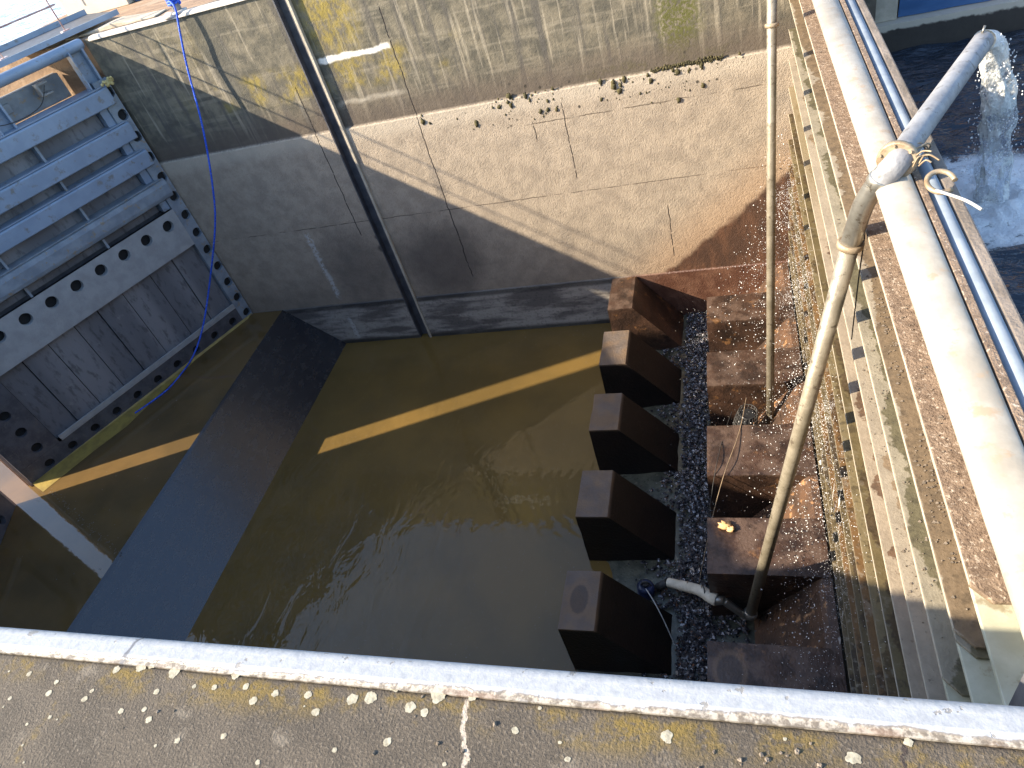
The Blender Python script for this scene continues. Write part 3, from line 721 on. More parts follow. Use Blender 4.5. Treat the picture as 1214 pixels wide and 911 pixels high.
o = tag(b.build('rope_coil', M['rope'], base=(-4.83, 6.4, -.93)), 'turns of blue rope wound round the mooring post', 'rope')
# blue rope to the gate foot
rope_pts = [(-4.83, 6.345, -.88), (-4.77, 6.30, -.945), (-4.829, 6.265, -1.147), (-4.925, 6.24, -1.43), (-5.049, 6.16, -1.966), (-5.245, 6.07, -2.548), (-5.438, 5.98, -2.984), (-5.857, 5.84, -3.638), (-6.027, 5.548, -4.019), (-6.157, 5.31, -4.23), (-6.37, 5.173, -4.393), (-6.419, 4.891, -4.395), (-6.622, 4.561, -4.397)]
b = MB(); b.tube(smooth_path(rope_pts, 8), .0100, 8)
tag(b.build('rope', M['rope'], base=(-4.83, 6.4, -1)), 'long blue rope hanging from the mooring post down to the gate foot', 'rope')

# ------------------------------------------------------------------ baffle blocks
import bmesh
def wear(o, cuts, amp, seed):
    bm = bmesh.new(); bm.from_mesh(o.data)
    bmesh.ops.subdivide_edges(bm, edges=bm.edges[:], cuts=cuts, use_grid_fill=True); bm.normal_update()
    bmesh.ops.recalc_face_normals(bm, faces=bm.faces[:]); bm.normal_update()
    for v in bm.verts:
        p = v.co*3.2+Vector((seed*5.3, seed*2.1, 0)); n1 = mnoise.noise(p); n2 = mnoise.noise(p*3.1)
        corner = 1-min(1, max(abs(c) for c in v.normal))
        v.co += v.normal*(amp*(.5*n1+.35*n2)-corner*amp*4*max(0, n1+.5*n2+.05)*2)
    bm.to_mesh(o.data); bm.free()

ords = ['', 'second', 'third', 'fourth', 'fifth']
GB = 'concrete baffle blocks on the chamber floor'
left = [(5.755, 6.300, 'rusty sloped block touching the far wall, left row, sunlit top'),
        (4.915, 5.405, 'dark sloped block at the end of the light stripe, second from the far wall'),
        (4.08, 4.525, 'wet dark sloped block, middle of the five in the left row'),
        (3.178, 3.636, 'sloped block with orange lit edge, fourth from far wall in the left row'),
        (2.248, 2.705, 'wet dark sloped block beside the blue pump, nearest in the left row')]
for i, (y0, y1, lab) in enumerate(left):
    b = MB(); b.prism([(-1.285, -5.24), (-1.285, -4.40), (-1.035, -4.40), (-.53, -5.04), (-.53, -5.24)], y0, y1, 'y')
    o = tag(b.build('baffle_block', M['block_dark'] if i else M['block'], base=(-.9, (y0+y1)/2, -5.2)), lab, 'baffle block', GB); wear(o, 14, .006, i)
right = [(5.43, 5.83, 'brown flat topped block below the stop logs, farthest in the right row'),
         (4.56, 5.00, 'brown block with pale edge beside the black strainer, second from far wall'),
         (3.57, 4.09, 'brown wet block just in front of the upright pipe, middle of the right row'),
         (2.716, 3.18, 'speckled dark brown block with the pale rag on its edge'),
         (1.78, 2.228, 'dark wet block with a round brown stain, nearest in the right row')]
for i, (y0, y1, lab) in enumerate(right):
    b = MB(); b.box(-.30, .482, y0, y1, -5.24, -4.40)
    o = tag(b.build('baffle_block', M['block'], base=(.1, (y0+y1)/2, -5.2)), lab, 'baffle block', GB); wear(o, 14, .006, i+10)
b = MB(); b.prism([(-.06, -5.24), (-.06, -5.03), (.40, -4.44), (.43, -4.415), (.484, -4.412), (.484, -5.24)], .47, 6.305, 'y')
tag(b.build('ramp', M['apron'], base=(.3, 3.4, -5.2)), 'wet brown ramp at the foot of the stop logs between the right blocks', 'ramp')
# floor silt between the left blocks and the gravel channel
b = MB()
vs = []; fs = []; nx, ny = 14, 70
for j in range(ny+1):
    for i in range(nx+1):
        x = -1.27+1.30*i/nx; y = .5+5.8*j/ny
        h = -5.018+.05*max(0, min(1, (x+1.22)/.6))+.022*mnoise.noise(Vector((x*6, y*6, 1)))
        vs.append((x, y, h))
for j in range(ny):
    for i in range(nx): fs.append((j*(nx+1)+i, j*(nx+1)+i+1, (j+1)*(nx+1)+i+1, (j+1)*(nx+1)+i))
b.add(vs, fs, True); struct(b.build('floor_silt', M['floor']))
b = MB()
oct_f = [(0, 2, 4), (2, 1, 4), (1, 3, 4), (3, 0, 4), (2, 0, 5), (1, 2, 5), (3, 1, 5), (0, 3, 5)]
def stone(b, c, r, flat=.7, smooth=False):
    rx, ry, rz = [r*random.uniform(.6, 1.2) for _ in range(3)]; rz *= flat
    a = random.uniform(0, 3.14); ca, sa = math.cos(a), math.sin(a)
    vs = []
    for (x, y, z) in ((rx, 0, 0), (-rx, 0, 0), (0, ry, 0), (0, -ry, 0), (0, 0, rz), (0, 0, -rz)):
        x += random.uniform(-.2, .2)*r; y += random.uniform(-.2, .2)*r
        vs.append((c[0]+x*ca-y*sa, c[1]+x*sa+y*ca, c[2]+z))
    b.add(vs, oct_f, smooth)
n = 0
while n < 9000:
    x = random.gauss(-.40, .17); y = random.uniform(.6, 6.28)
    if x < -1.0 or x > .02: continue
    inl = any(y0-.01 < y < y1+.01 for y0, y1, _ in left); inr = any(y0-.01 < y < y1+.01 for y0, y1, _ in right)
    if (inl and x < -.55) or (inr and x > -.31): continue
    h = -5.018+.05*max(0, min(1, (x+1.22)/.6))
    stone(b, (x, y, h+random.uniform(.0, .035)), random.choice([.006, .008, .011, .015, .020, .027]), .7); n += 1
for k in range(420):
    x = random.gauss(-.42, .12); y = random.uniform(.6, 6.28)
    if x < -.55 or x > -.32: continue
    stone(b, (x, y, -4.965), random.uniform(.02, .042), .6)
tag(b.build('gravel', M['pebble']), 'loose wet dark gravel and shells filling the channel between the two rows of blocks', 'gravel', None, 'stuff')

# ------------------------------------------------------------------ stop logs
names = ['topmost', 'second', 'third', 'fourth', 'fifth', 'sixth', 'seventh', 'eighth', 'ninth', 'tenth', 'eleventh', 'twelfth', 'lowest']
desc = ['gravelly pinkish face right under the white cap', 'dirty brown face with leaves', 'pale face stained dark green brown', 'pale clean face', 'pale tan face with brown near end',
        'olive upper face where the wet zone starts', 'orange brown wet face', 'rusty orange wet face', 'rusty wet face with thin streaks', 'streaked wet face', 'wet face in spray', 'spray covered face', 'face meeting the ramp']
for k in range(13):
    zt = -1.482-.235*k; zb = zt-.235
    g = thing('stop_log', f'{names[k]} stop log of the barrier, {desc[k]}', 'stop log', (.55, 3.4, zb), 'steel stop logs stacked across the chamber')
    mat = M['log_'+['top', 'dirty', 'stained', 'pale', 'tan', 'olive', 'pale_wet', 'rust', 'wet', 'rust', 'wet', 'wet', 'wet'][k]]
    e0 = 1.0+.012*math.sin(k*2.3)
    outl = [(XB, e0+.045), (XB+.038, e0), (.62, e0), (.62, 6.318), (XB, 6.318)]
    b = MB(); b.prism(outl, zb+.001, zb+.013, 'z'); b.build('lower_flange', mat, g, bevel=.003)
    b = MB(); b.prism(outl, zt-.013, zt-.001, 'z'); b.build('upper_flange', mat, g, bevel=.003)
    b = MB(); b.box(.598, .612, e0+.01, 6.317, zb+.0131, zt-.0131); b.build('web', mat, g)
    b = MB(); b.box(XB-.0016, XB-.0002, e0+.05, 6.317, zb+.0005, zb+.0125); b.build('flange_edge', M['log_lip'] if k < 6 else M['log_lip_low'], g)
gd = thing('stop_log_guide', 'pale green steel guide holding the near ends of the stop logs', 'guide', (.55, .8, -5))
b = MB(); b.box(.625, .64, .47, 1.2, -5.2, -1.49); b.build('back_plate', M['guide'], gd)
for k in range(13):
    zb = -1.482-.235*(k+1); b = MB(); b.box(XB+.006, .622, .47, 1.12, zb-.032, zb-.015); b.build('shelf_plate', M['guide'], gd, bevel=.003)

# cap along the top of the stop logs
cp = thing('barrier_cap', 'white rounded cap with a blue grey pipe and timber kerb along the barrier top', 'cap', (.6, 3.4, -1.48))
prof = [(.487+.0635*(1-math.cos(math.pi*i/14)), -1.478+.034*math.sin(math.pi*i/14)**.8) for i in range(15)]+[(.614, -1.4805), (.487, -1.4805)]
b = MB(); b.prism(prof, .46, 6.318, 'y'); o = b.build('white_cap', M['cap'], cp); o.data.polygons.foreach_set('use_smooth', [len(p.vertices) == 4 for p in o.data.polygons])
b = MB(); b.box(.616, .640, .46, 6.318, -1.60, -1.462); b.build('brown_strip', M['log_top'], cp, bevel=.004)
b = MB(); b.tube([(.670, .46, -1.503), (.670, 3.4, -1.503), (.670, 6.318, -1.503)], .031, 16); b.build('grey_pipe', M['cap_grey'], cp)
b = MB(); b.box(.700, .742, .46, 6.318, -2.7, -1.485); b.build('timber_kerb', M['kerb'], cp, bevel=.012)
b = MB(); b.box(.642, .699, .46, 6.318, -5.2, -1.545); b.box(.6205, .6245, 1.21, 6.318, -5.2, -1.61); b.build('core', M['kerb'], cp)

# leaves and dirt on the flanges
b = MB()
for k in range(220):
    i = random.choice([0, 1, 1, 1, 2, 3]); zz = -1.482-.235*(i+1)+.0145
    y = random.choice([random.uniform(1.1, 5.5), random.gauss(1.5, .15), random.gauss(2.3, .2)]); x = random.uniform(XB+.01, XB+.065); r = random.uniform(.002, .007)
    b.add([(x-r, y, zz), (x, y+r, zz+.003), (x+r, y, zz+.001), (x, y-r*.8, zz+.002)], [(0, 1, 2, 3)])
    b.ball((random.uniform(XB+.01, XB+.065), y+random.gauss(0, .05), zz), random.uniform(.0012, .003), 5, 4, .5, k)
tag(b.build('leaf_litter', M['chip']), 'tiny dry leaves and grit stuck to the upper stop logs', 'leaf litter', None, 'stuff')

# ------------------------------------------------------------------ discharge pipe over the barrier
dp = thing('discharge_pipe', 'long bent metal pipe rising from the block gap over the white cap, pouring water', 'pipe', (-.03, 2.6, -4.7))
A = Vector((-.031, 2.655, -4.80)); B_ = Vector((.432, 2.592, -1.760)); Cc = Vector((.462, 2.55, -1.555)); D = Vector((.505, 2.525, -1.450)); E_ = Vector((.545, 2.52, -1.388)); F_ = Vector((1.076, 3.6, -1.45))
b = MB(); b.tube([A, A.lerp(B_, .5), B_], .036, 18); b.build('riser', M['brass'], dp)
b = MB(); b.tube(smooth_path([B_, Cc, D], 8), .0385, 18); b.build('elbow', M['galv'], dp)
b = MB(); b.tube(smooth_path([D, E_+Vector((.02, .02, .003)), E_.lerp(F_, .2), E_.lerp(F_, .6), F_], 6), .044, 20, cap=False); b.tube([F_+Vector((0, 0, 0)), F_-Vector((.02, .04, 0))], .040, 20, cap=True); b.build('outlet_pipe', M['galv_dull'], dp)
dirr = (B_-A).normalized()
b = MB(); b.tube([B_-dirr*.012, B_-dirr*.006, B_+dirr*.012, B_+dirr*.016], [.047, .051, .051, .045], 20); b.build('collar', M['collar'], dp)
d2 = (F_-E_).normalized(); ft = E_+d2*.03
b = MB(); b.tube([ft-d2*.012, ft-d2*.008, ft+d2*.008, ft+d2*.012], [.062, .068, .068, .062], 22); fl = b.build('flange', M['collar'], dp)
b = MB()
a1 = d2.orthogonal().normalized(); a2 = d2.cross(a1)
for k in range(6):
    c = ft+(a1*math.cos(k*1.047)+a2*math.sin(k*1.047))*.057
    b = MB(); b.tube([c-d2*.02, c+d2*.02], .006, 7); b.build('bolt', M['collar'], fl)
d3 = Vector((.6, .2, .45)).normalized(); e1 = D-Vector((0, 0, 0))
b = MB(); tt = (D-Cc).normalized(); b.tube([D-tt*.02, D-tt*.015, D+tt*.010, D+tt*.016], [.0425, .0455, .0455, .042], 20); b.build('coupling', M['galv'], dp)
b = MB(); b.tube([A-dirr*.012, A+dirr*.004, A+dirr*.03], [.048, .050, .042], 18); b.build('foot_collar', M['galv'], dp)
b = MB(); b.tube(smooth_path([(-.031, 2.655, -4.80), (-.036, 2.652, -4.84), (-.07, 2.655, -4.835), (-.14, 2.66, -4.75), (-.205, 2.672, -4.675)], 6), [.034]*6+[.028]*18+[.026], 14); b.build('foot_bend', M['galv'], dp)
b = MB(); p0 = F_+Vector((-.012, -.015, .04)); b.tube([p0, p0+Vector((.01, .012, .03))], .005, 6); b.build('air_nipple', M['galv'], dp)
# wire ties where the pipe crosses the cap
b = MB()
for k in range(7):
    pts = []
    for i in range(24):
        a = 2*math.pi*i/23
        pts.append((.57+.058*math.cos(a)+k*.009, 2.60+.07*math.cos(a+.6)+.02*math.sin(k*2.0), -1.41+.055*math.sin(a+.25*math.sin(k))))
    b.tube(pts, .0032, 6)
for k in range(7):
    p = Vector((.60+random.gauss(0, .02), 2.50+random.gauss(0, .03), -1.385)); q = p+Vector((random.uniform(.02, .09), random.uniform(-.12, .06), random.uniform(-.01, .05)))
    b.tube(smooth_path([p, (p+q)/2+Vector((0, 0, .015)), q], 5), .003, 6)
tag(b.build('tie_wire', M['collar'], base=(.6, 2.5, -1.44)), 'twisted rusty wire tying the bent pipe down to the barrier cap', 'wire')
b = MB()
pts = [(.672+.042*math.cos(a), 2.42+.05*math.sin(a), -1.425+.012*math.sin(a)) for a in [i*2*math.pi/26 for i in range(23)]]
b.tube(pts, .009, 8); tag(b.build('shackle_ring', M['collar'], base=(.67, 2.4, -1.45)), 'open rusty ring lying on the blue grey pipe beside the wires', 'ring')
b = MB(); b.tube(smooth_path([(.645, 2.36, -1.42), (.70, 2.25, -1.40), (.735, 2.19, -1.405)], 6), .005, 7)
tag(b.build('pale_strap', M['cord_pale'], base=(.68, 2.3, -1.43)), 'loose pale strap end sticking out past the rusty ring', 'strap')
b = MB(); b.tube(smooth_path([(.45, 2.60, -1.66), (.482, 2.60, -1.70), (.478, 2.62, -1.95), (.484, 2.70, -2.35)], 6), .0028, 6)
tag(b.build('hanging_wire', M['cord'], base=(.45, 2.45, -1.9)), 'thin dark wire hanging from the pipe elbow over the stop logs', 'wire')
b = MB(); b.tube(smooth_path([(.50, 5.05, -1.44), (.52, 4.98, -1.40), (.56, 4.98, -1.395), (.58, 5.05, -1.41), (.56, 5.12, -1.42), (.51, 5.10, -1.43), (.49, 5.02, -1.55)], 6), .006, 7)
tag(b.build('rope_loop', M['cord_pale'], base=(.53, 5.05, -1.44)), 'pale rope loop lying over the far end of the white cap', 'rope')

# water pouring from the pipe
b = MB(); vs = []; fs = []; nr, nc = 44, 36
st = F_+Vector((.015, .03, -.005)); en = Vector((1.357, 3.93, POOL))
for i in range(nr):
    t = (i/(nr-1)); q = math.sqrt(t)
    c = Vector((st.x+(en.x-st.x)*q, st.y+(en.y-st.y)*q, st.z+(en.z-st.z)*t))
    r = .043+.020*min(1, t*2.5)+.006*t
    for k in range(nc):
        a = 2*math.pi*k/nc
        nz = mnoise.noise(Vector((math.cos(a)*2.2, math.sin(a)*2.2, t*8)))*.42*min(1, t*6)+mnoise.noise(Vector((math.cos(a)*6, math.sin(a)*6, t*9)))*.30*min(1, t*6)
        rr = r*(1+nz)
        vs.append((c.x+math.cos(a)*rr*1.05, c.y+math.sin(a)*rr*.95, c.z+.03*math.sin(a)*(1-t)))
for i in range(nr-1):
    for k in range(nc): fs.append((i*nc+k, i*nc+(k+1) % nc, (i+1)*nc+(k+1) % nc, (i+1)*nc+k))
b.add(vs, fs, True)
tag(b.build('falling_water', M['fall'], base=(1.3, 3.9, POOL)), 'clear water pouring from the pipe end into the dark upper pool', 'water')
b = MB(); vs = []; fs = []; nn = 46
for j in range(nn+1):
    for i in range(nn+1):
        x = 1.36-.62+1.24*i/nn; y = 3.98-.62+1.24*j/nn; r = math.hypot(x-1.36, y-3.98)
        vs.append((max(x, .745), y, POOL+.012+max(0, .055*(1-r/.5))*(1+1.6*mnoise.noise(Vector((x*13, y*13, 3))))))
for j in range(nn):
    for i in range(nn): fs.append((j*(nn+1)+i, j*(nn+1)+i+1, (j+1)*(nn+1)+i+1, (j+1)*(nn+1)+i))
b.add(vs, fs, True); tag(b.build('splash_foam', M['foam']), 'white foam where the falling water hits the upper pool', 'foam', None, 'stuff')
b = MB()
for k in range(500):
    t = random.random(); q = math.sqrt(t); a = random.uniform(0, 6.28); rr = (.05+.09*t)*random.uniform(.8, 1.35)
    stone(b, (st.x+(en.x-st.x)*q+math.cos(a)*rr, st.y+(en.y-st.y)*q+math.sin(a)*rr, st.z+(en.z-st.z)*t), random.uniform(.002, .005), 1.4, True)
for k in range(260):
    a = random.uniform(0, 6.28); rr = abs(random.gauss(0, .22)); stone(b, (1.36+math.cos(a)*rr, 3.98+math.sin(a)*rr, POOL+abs(random.gauss(.03, .05))), random.uniform(.002, .005), 1, True)
tag(b.build('splash_drops', M['drops']), 'loose drops around the water falling into the upper pool', 'drops', None, 'stuff')

# ------------------------------------------------------------------ upright pipe
sp = thing('standpipe', 'slim upright tan pipe standing on the wet ramp between brown blocks', 'pipe', (.203, 4.40, -4.71))
T0 = Vector((.203, 4.40, -4.71)); T1 = Vector((.317, 5.25, -.75))
b = MB(); b.tube([T0, T0.lerp(T1, .5), T1], .0315, 18); b.build('tube', M['brass'], sp)
q = T0.lerp(T1, .762); dq = (T1-T0).normalized()
b = MB(); b.tube([q-dq*.012, q-dq*.008, q+dq*.008, q+dq*.012], [.040, .0445, .0445, .040], 18); b.build('collar', M['collar'], sp)
b = MB(); b.tube(smooth_path([T1, T1+Vector((.05, .03, .09)), T1+Vector((.16, .10, .11)), T1+Vector((.6, .5, .05))], 7), .034, 16); b.build('elbow', M['galv_dull'], sp)

# strainer, pump, suction hose, cords, rag
stn = thing('strainer_basket', 'black wire mesh strainer basket at the foot of the upright pipe', 'strainer', (-.02, 4.38, -4.8))
b = MB()
def bas(t): return (-.025+.05*t, 4.36+.01*t, -4.80+.26*t)
for k in range(18):
    a = 2*math.pi*k/18
    b.tube([(bas(t)[0]+math.cos(a)*(.075+.02*math.sin(t*3.1)), bas(t)[1]+math.sin(a)*(.085+.02*math.sin(t*3.1)), bas(t)[2]) for t in (0, .33, .66, 1)], .004, 5)
for t in (0, .12, .24, .36, .48, .6, .72, .84, 1):
    c = bas(t); rr = .02*math.sin(t*3.1)
    b.tube([(c[0]+math.cos(a)*(.076+rr), c[1]+math.sin(a)*(.086+rr), c[2]) for a in [i*2*math.pi/20 for i in range(21)]], .004, 5)
b.build('mesh', M['cord'], stn)
b = MB(); b.tube([(bas(0)[0], bas(0)[1], -4.81), (bas(1)[0], bas(1)[1], -4.56)], .06, 14); b.build('inner_drum', M['hole'], stn)
sh = thing('suction_hose', 'cream wrapped hose lying on the gravel and joined to the bent pipe', 'hose', (-.4, 2.82, -4.9))
hp = smooth_path([(-.61, 2.905, -4.85), (-.50, 2.85, -4.80), (-.37, 2.77, -4.72), (-.293, 2.70, -4.69), (-.253, 2.68, -4.685)], 7)
b = MB(); b.tube(hp, [.036]*6+[.039]*8+[.042]*8+[.044]*(len(hp)-22), 16); b.build('hose_body', M['tape'], sh)
b = MB(); b.tube([(-.265, 2.686, -4.69), (-.243, 2.678, -4.684), (-.20, 2.67, -4.67)], [.043, .034, .03], 16); b.build('coupling', M['galv'], sh)
for i in (9, 15):
    b = MB(); b.tube([hp[i]-Vector((.004, 0, 0)), hp[i]+Vector((.004, 0, 0))], .0435, 16); b.build('tie', M['collar'], sh)
b = MB(); b.tube([(-.70, 2.91, -4.93), (-.62, 2.905, -4.85)], .03, 12); b.build('inlet', M['cord'], sh)
pm = thing('submersible_pump', 'dark blue pump half sunk in the water beside the nearest left block', 'pump', (-.79, 2.88, -5.0))
b = MB(); b.tube([(-.80, 2.88, -5.03), (-.795, 2.88, -4.99), (-.79, 2.88, -4.88), (-.785, 2.88, -4.86)], [.055, .066, .066, .045], 18); b.build('body', M['pump'], pm)
b = MB(); b.tube([(-.785, 2.88, -4.86), (-.785, 2.88, -4.835)], .022, 12); b.tube(smooth_path([(-.82, 2.88, -4.86), (-.80, 2.88, -4.82), (-.765, 2.88, -4.82), (-.745, 2.88, -4.86)], 5), .007, 7); b.build('handle', M['cord'], pm)
b = MB(); b.tube(smooth_path([(-.776, 2.83, -4.83), (-.70, 2.70, -4.80), (-.63, 2.58, -4.85), (-.56, 2.46, -4.99)], 7), .0045, 6)
tag(b.build('pump_cord', M['cord_pale'], base=(-.7, 2.7, -4.9)), 'thin pale cord running from the blue pump over the near block', 'cord')
for pts, m_, lab in ((((-.102, 4.42, -4.58), (-.17, 4.0, -4.42), (-.238, 3.6, -4.39), (-.315, 3.276, -4.62), (-.433, 2.936, -4.93)), 'cord', 'dark cord trailing from the strainer basket down to the gravel'),
                     (((.02, 4.45, -4.45), (-.05, 4.0, -4.39), (-.176, 3.553, -4.385), (-.29, 3.24, -4.6), (-.40, 2.95, -4.95)), 'cord_tan', 'tan cord running beside the dark one across the middle brown block')):
    b = MB(); b.tube(smooth_path(pts, 8), .003, 6); tag(b.build('cord', M[m_], base=pts[2]), lab, 'cord')
b = MB(); b.tube(smooth_path([(-.36, 2.80, -4.66), (-.335, 2.73, -4.65), (-.345, 2.66, -4.78), (-.31, 2.62, -4.96)], 6), .005, 6)
tag(b.build('hose_cord', M['cord'], base=(-.34, 2.8, -4.8)), 'black cord tied across the cream hose', 'cord')
b = MB(); b.ball((-.175, 3.10, -4.385), (.045, .03, .02), 12, 8, .9, 5); b.ball((-.135, 3.075, -4.388), (.03, .022, .016), 10, 7, .9, 8)
tag(b.build('rag', M['rag'], base=(-.17, 3.1, -4.4)), 'crumpled pale orange rag on the edge of a dark brown block', 'rag')

# ------------------------------------------------------------------ leaks: droplets and running water
b = MB()
jets = [(6.25, -2.95, 1.0, .5), (6.15, -3.5, 1.3, .9), (5.9, -3.6, 1.5, .9), (5.55, -3.35, 1.7, 1.2), (5.15, -3.75, 1.6, .9), (4.75, -3.6, 1.5, .9), (4.3, -3.9, 1.3, 1.0), (3.9, -3.6, 1.2, .7), (3.55, -3.3, 1.0, .8), (3.2, -3.9, 1.2, .9), (2.9, -3.9, .9, .7), (2.5, -4.0, 1.0, .7), (2.2, -4.1, .8, .5)]
for (y0, z0, vx, w) in jets:
    for k in range(int(190*w)):
        t = random.random()**.8*.62
        v = vx*random.uniform(.25, 1.15)
        x = XB-.02-v*t/S; z = z0-(.3*t+.5*9.81*t*t)/S+random.gauss(0, .05); y = y0+random.gauss(0, .05+.30*t)
        fl = -4.385 if x > .35 else -4.39
        if z < fl: z = fl+random.uniform(0, .02)
        if x < -.32: continue
        stone(b, (x, min(y, 6.28), z), random.choice([.0014, .002, .0022, .003, .004, .006]), 1.3, True)
for k in range(1000):
    x = XB-.02-abs(random.gauss(0, .20)); y = random.uniform(1.9, 6.2)
    if x < -.25: continue
    stone(b, (x, y, -4.385+abs(random.gauss(0, .035)) if random.random() < .8 else random.uniform(-4.4, -4.1)), random.choice([.0014, .002, .0025, .0035]), 1.0, True)
for k in range(700):
    stone(b, (random.gauss(-.3, .12), random.uniform(3.4, 6.1), random.uniform(-5.0, -4.5)), random.choice([.0015, .002, .003]), 1.2, True)
for k in range(2600):
    kk = random.choice([6, 7, 7, 8, 8, 9, 9, 10, 11]); y = random.choice([random.gauss(5.2, .5), random.gauss(3.6, .6), random.uniform(1.5, 6.2)])
    if not 1.2 < y < 6.25: continue
    stone(b, (random.uniform(XB-.012, XB+.05), y, -1.482-.235*(kk+1)+.015+abs(random.gauss(0, .012))), random.choice([.001, .0015, .002, .003]), 1.0, True)
for k in range(3200):
    y = random.choice([random.gauss(5.6, .4), random.gauss(4.9, .35), random.gauss(4.0, .4), random.gauss(3.0, .35), random.gauss(2.4, .2)])
    if y < 6.28: stone(b, (XB-.012-abs(random.gauss(0, .035)), y, random.uniform(-4.38, -3.0)), random.choice([.0009, .0012, .0016, .0024]), 2.2, True)
tag(b.build('spray_drops', M['drops']), 'white droplets spraying from the leaking stop logs over the blocks', 'spray', None, 'stuff')
b = MB()
for k in range(16):
    y = random.uniform(1.9, 6.2); z1 = random.choice([-3.1, -3.36, -3.6, -3.83, -4.06])+random.uniform(-.02, .02); L = random.uniform(.12, .55); w = random.uniform(.0015, .009)
    z2 = max(z1-L, -4.41); pts = []
    for i in range(6):
        t = i/5; yy = y+.03*mnoise.noise(Vector((y*5, t*2, k))); ww = w*(.4+.6*math.sin(math.pi*min(1, t+.15)))
        pts.append((XB-.010-.02*t*random.random(), yy-ww, z1+(z2-z1)*t)); pts.append((XB-.011-.02*t*random.random(), yy+ww, z1+(z2-z1)*t))
    b.add(pts, [(2*i, 2*i+1, 2*i+3, 2*i+2) for i in range(5)], True)
tag(b.build('running_water', M['streak']), 'white threads of water running down the lower stop logs', 'water', None, 'stuff')
for (y, z, vx, ln) in ((2.98, -3.06, .9, .26), (4.1, -2.96, 1.1, .32), (5.35, -2.98, 1.2, .36)):
    b = MB()
    for q in range(300):
        v = vx*random.uniform(.2, 1.1); dy = random.gauss(0, .28); t = .30*random.random()**.7
        c = Vector((XB-.012-v*t/S, y+random.gauss(0, .01)+dy*t, z-(.1*t+4.9*t*t)/S+.010*random.random()))
        dv = Vector((-v/S, dy, -(.1+9.8*t)/S))*random.uniform(.0015, .005); rr = random.uniform(.0006, .0019)
        b.add([tuple(c-dv), tuple(c+dv), (c.x+rr, c.y, c.z), (c.x-rr, c.y, c.z), (c.x, c.y+rr, c.z), (c.x, c.y-rr, c.z)], [(0, 2, 4), (0, 4, 3), (0, 3, 5), (0, 5, 2), (1, 4, 2), (1, 3, 4), (1, 5, 3), (1, 2, 5)], True)
    tag(b.build('water_jet', M['drops'], base=(XB, y, z)), {2.98: 'white jet spurting from the stop logs beside the long bent pipe', 4.1: 'middle white jet spurting from the stop logs', 5.35: 'farthest white jet spurting near the upright pipe and far wall'}[y], 'water jet', None, 'stuff')

# floating specks on the sill water edge
b = MB()
for k in range(260):
    t = random.random()
    if random.random() < .6: x, y = -6.95+1.5*t+random.gauss(0, .03), 3.45-.75*t+random.gauss(0, .02)
    else: x, y = random.uniform(-7.2, -5.5), random.uniform(2.4, 5.8)
    stone(b, (x, y, SILL-.002), random.uniform(.002, .009), .3)
tag(b.build('floating_debris', M['chip']), 'brown specks floating on the shallow water over the sill', 'debris', None, 'stuff')

# ------------------------------------------------------------------ right: pool wall and blue panel
pw = thing('pool_wall', 'stone wall of the upper pool with a pale ledge and dark tidal band', 'wall', (5, 6.4, -2.5))
b = MB(); b.box(1.121, 40, YF, 6.54, -5.0, -2.29); b.build('stone_face', M['poolwall'], pw)
bp = thing('tarpaulin_screen', 'blue tarpaulin screen in a grey frame behind the pool ledge', 'tarpaulin', (2.4, 6.54, -2.29))
b = MB()
vs = []; fs = []
for i in range(31):
    for j in range(7):
        x = 1.30+2.3*i/30; z = -2.285+.27*j/6
        vs.append((x, 6.44-.012+.014*mnoise.noise(Vector((x*5, z*9, 2))), z))
for i in range(30):
    for j in range(6): fs.append((i*7+j, (i+1)*7+j, (i+1)*7+j+1, i*7+j+1))
b.add(vs, fs, True); b.build('sheet', M['tarp'], bp)
b = MB(); b.box(1.125, 1.285, 6.40, 6.47, -2.289, -1.2); b.build('upright', M['pale_stone'], bp, bevel=.01)
b = MB(); b.box(1.286, 5.2, 6.38, 6.50, -2.02, -1.86); b.build('top_rail', M['steel_blue_worn'], bp, bevel=.01)
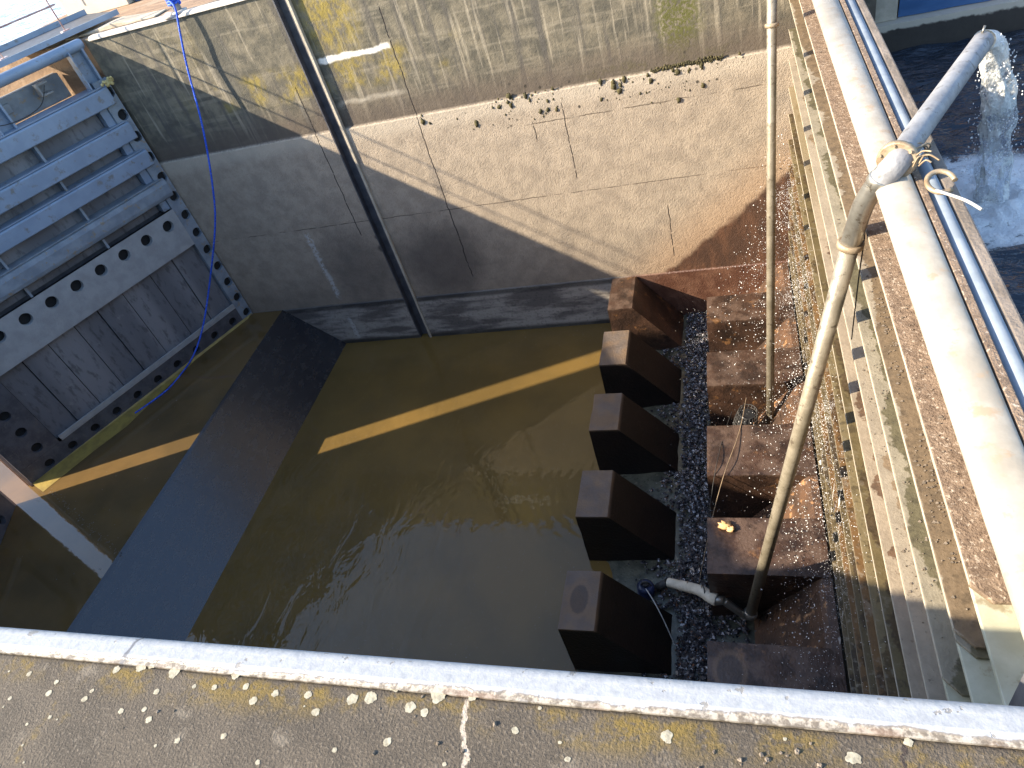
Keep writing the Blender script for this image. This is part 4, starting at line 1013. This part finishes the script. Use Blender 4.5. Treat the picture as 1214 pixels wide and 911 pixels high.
b = MB(); b.box(3.62, 3.72, 6.40, 6.47, -2.289, -2.021); b.build('end_post', M['pale_stone'], bp, bevel=.01)

# ------------------------------------------------------------------ camera, light, sky
def cam_axes(ya, pi, ro):
    f = Vector((math.sin(ya)*math.cos(pi), math.cos(ya)*math.cos(pi), math.sin(pi)))
    r = f.cross(Vector((0, 0, 1))).normalized(); u = r.cross(f)
    c, s = math.cos(ro), math.sin(ro)
    return r*c+u*s, u*c-r*s, f
r, u, f = cam_axes(-0.42045725, -0.70529845, -0.33520914)
cd = bpy.data.cameras.new('camera'); cam = bpy.data.objects.new('camera', cd); C.objects.link(cam)
cam.matrix_world = Matrix(((r.x, u.x, -f.x, 0), (r.y, u.y, -f.y, 0), (r.z, u.z, -f.z, S), (0, 0, 0, 1)))
cd.sensor_width = 36; cd.lens = 836.92/1214*36; cd.clip_end = 500; cd.clip_start = .02
sc.camera = cam

to_sun = Vector((-1.725, -.69, 1)).normalized()
el = math.asin(to_sun.z); az = math.atan2(to_sun.x, to_sun.y)
sd = bpy.data.lights.new('sun', 'SUN'); sd.energy = SUN = 4.9; sd.angle = math.radians(.55); sd.color = (1.0, .86, .66)
so = bpy.data.objects.new('sun', sd); C.objects.link(so); so.rotation_euler = to_sun.to_track_quat('Z', 'Y').to_euler()
w = bpy.data.worlds.new('World'); sc.world = w; w.use_nodes = True
nt = w.node_tree; bg = nt.nodes['Background']; sky = nt.nodes.new('ShaderNodeTexSky')
sky.sky_type = 'NISHITA'; sky.sun_disc = False; sky.sun_elevation = el; sky.sun_rotation = az; sky.air_density = 1.0; sky.dust_density = 1.0; sky.ozone_density = 2.0
nt.links.new(sky.outputs[0], bg.inputs[0]); bg.inputs[1].default_value = .15
sc.view_settings.view_transform = 'Standard'; sc.view_settings.look = 'None'; sc.view_settings.gamma = 1; sc.view_settings.use_curve_mapping = False
sc.view_settings.exposure = 1.48
sc.cycles.use_denoising = True
sc.cycles.max_bounces = 8; sc.cycles.transparent_max_bounces = 12
sc.cycles.caustics_reflective = False; sc.cycles.caustics_refractive = False
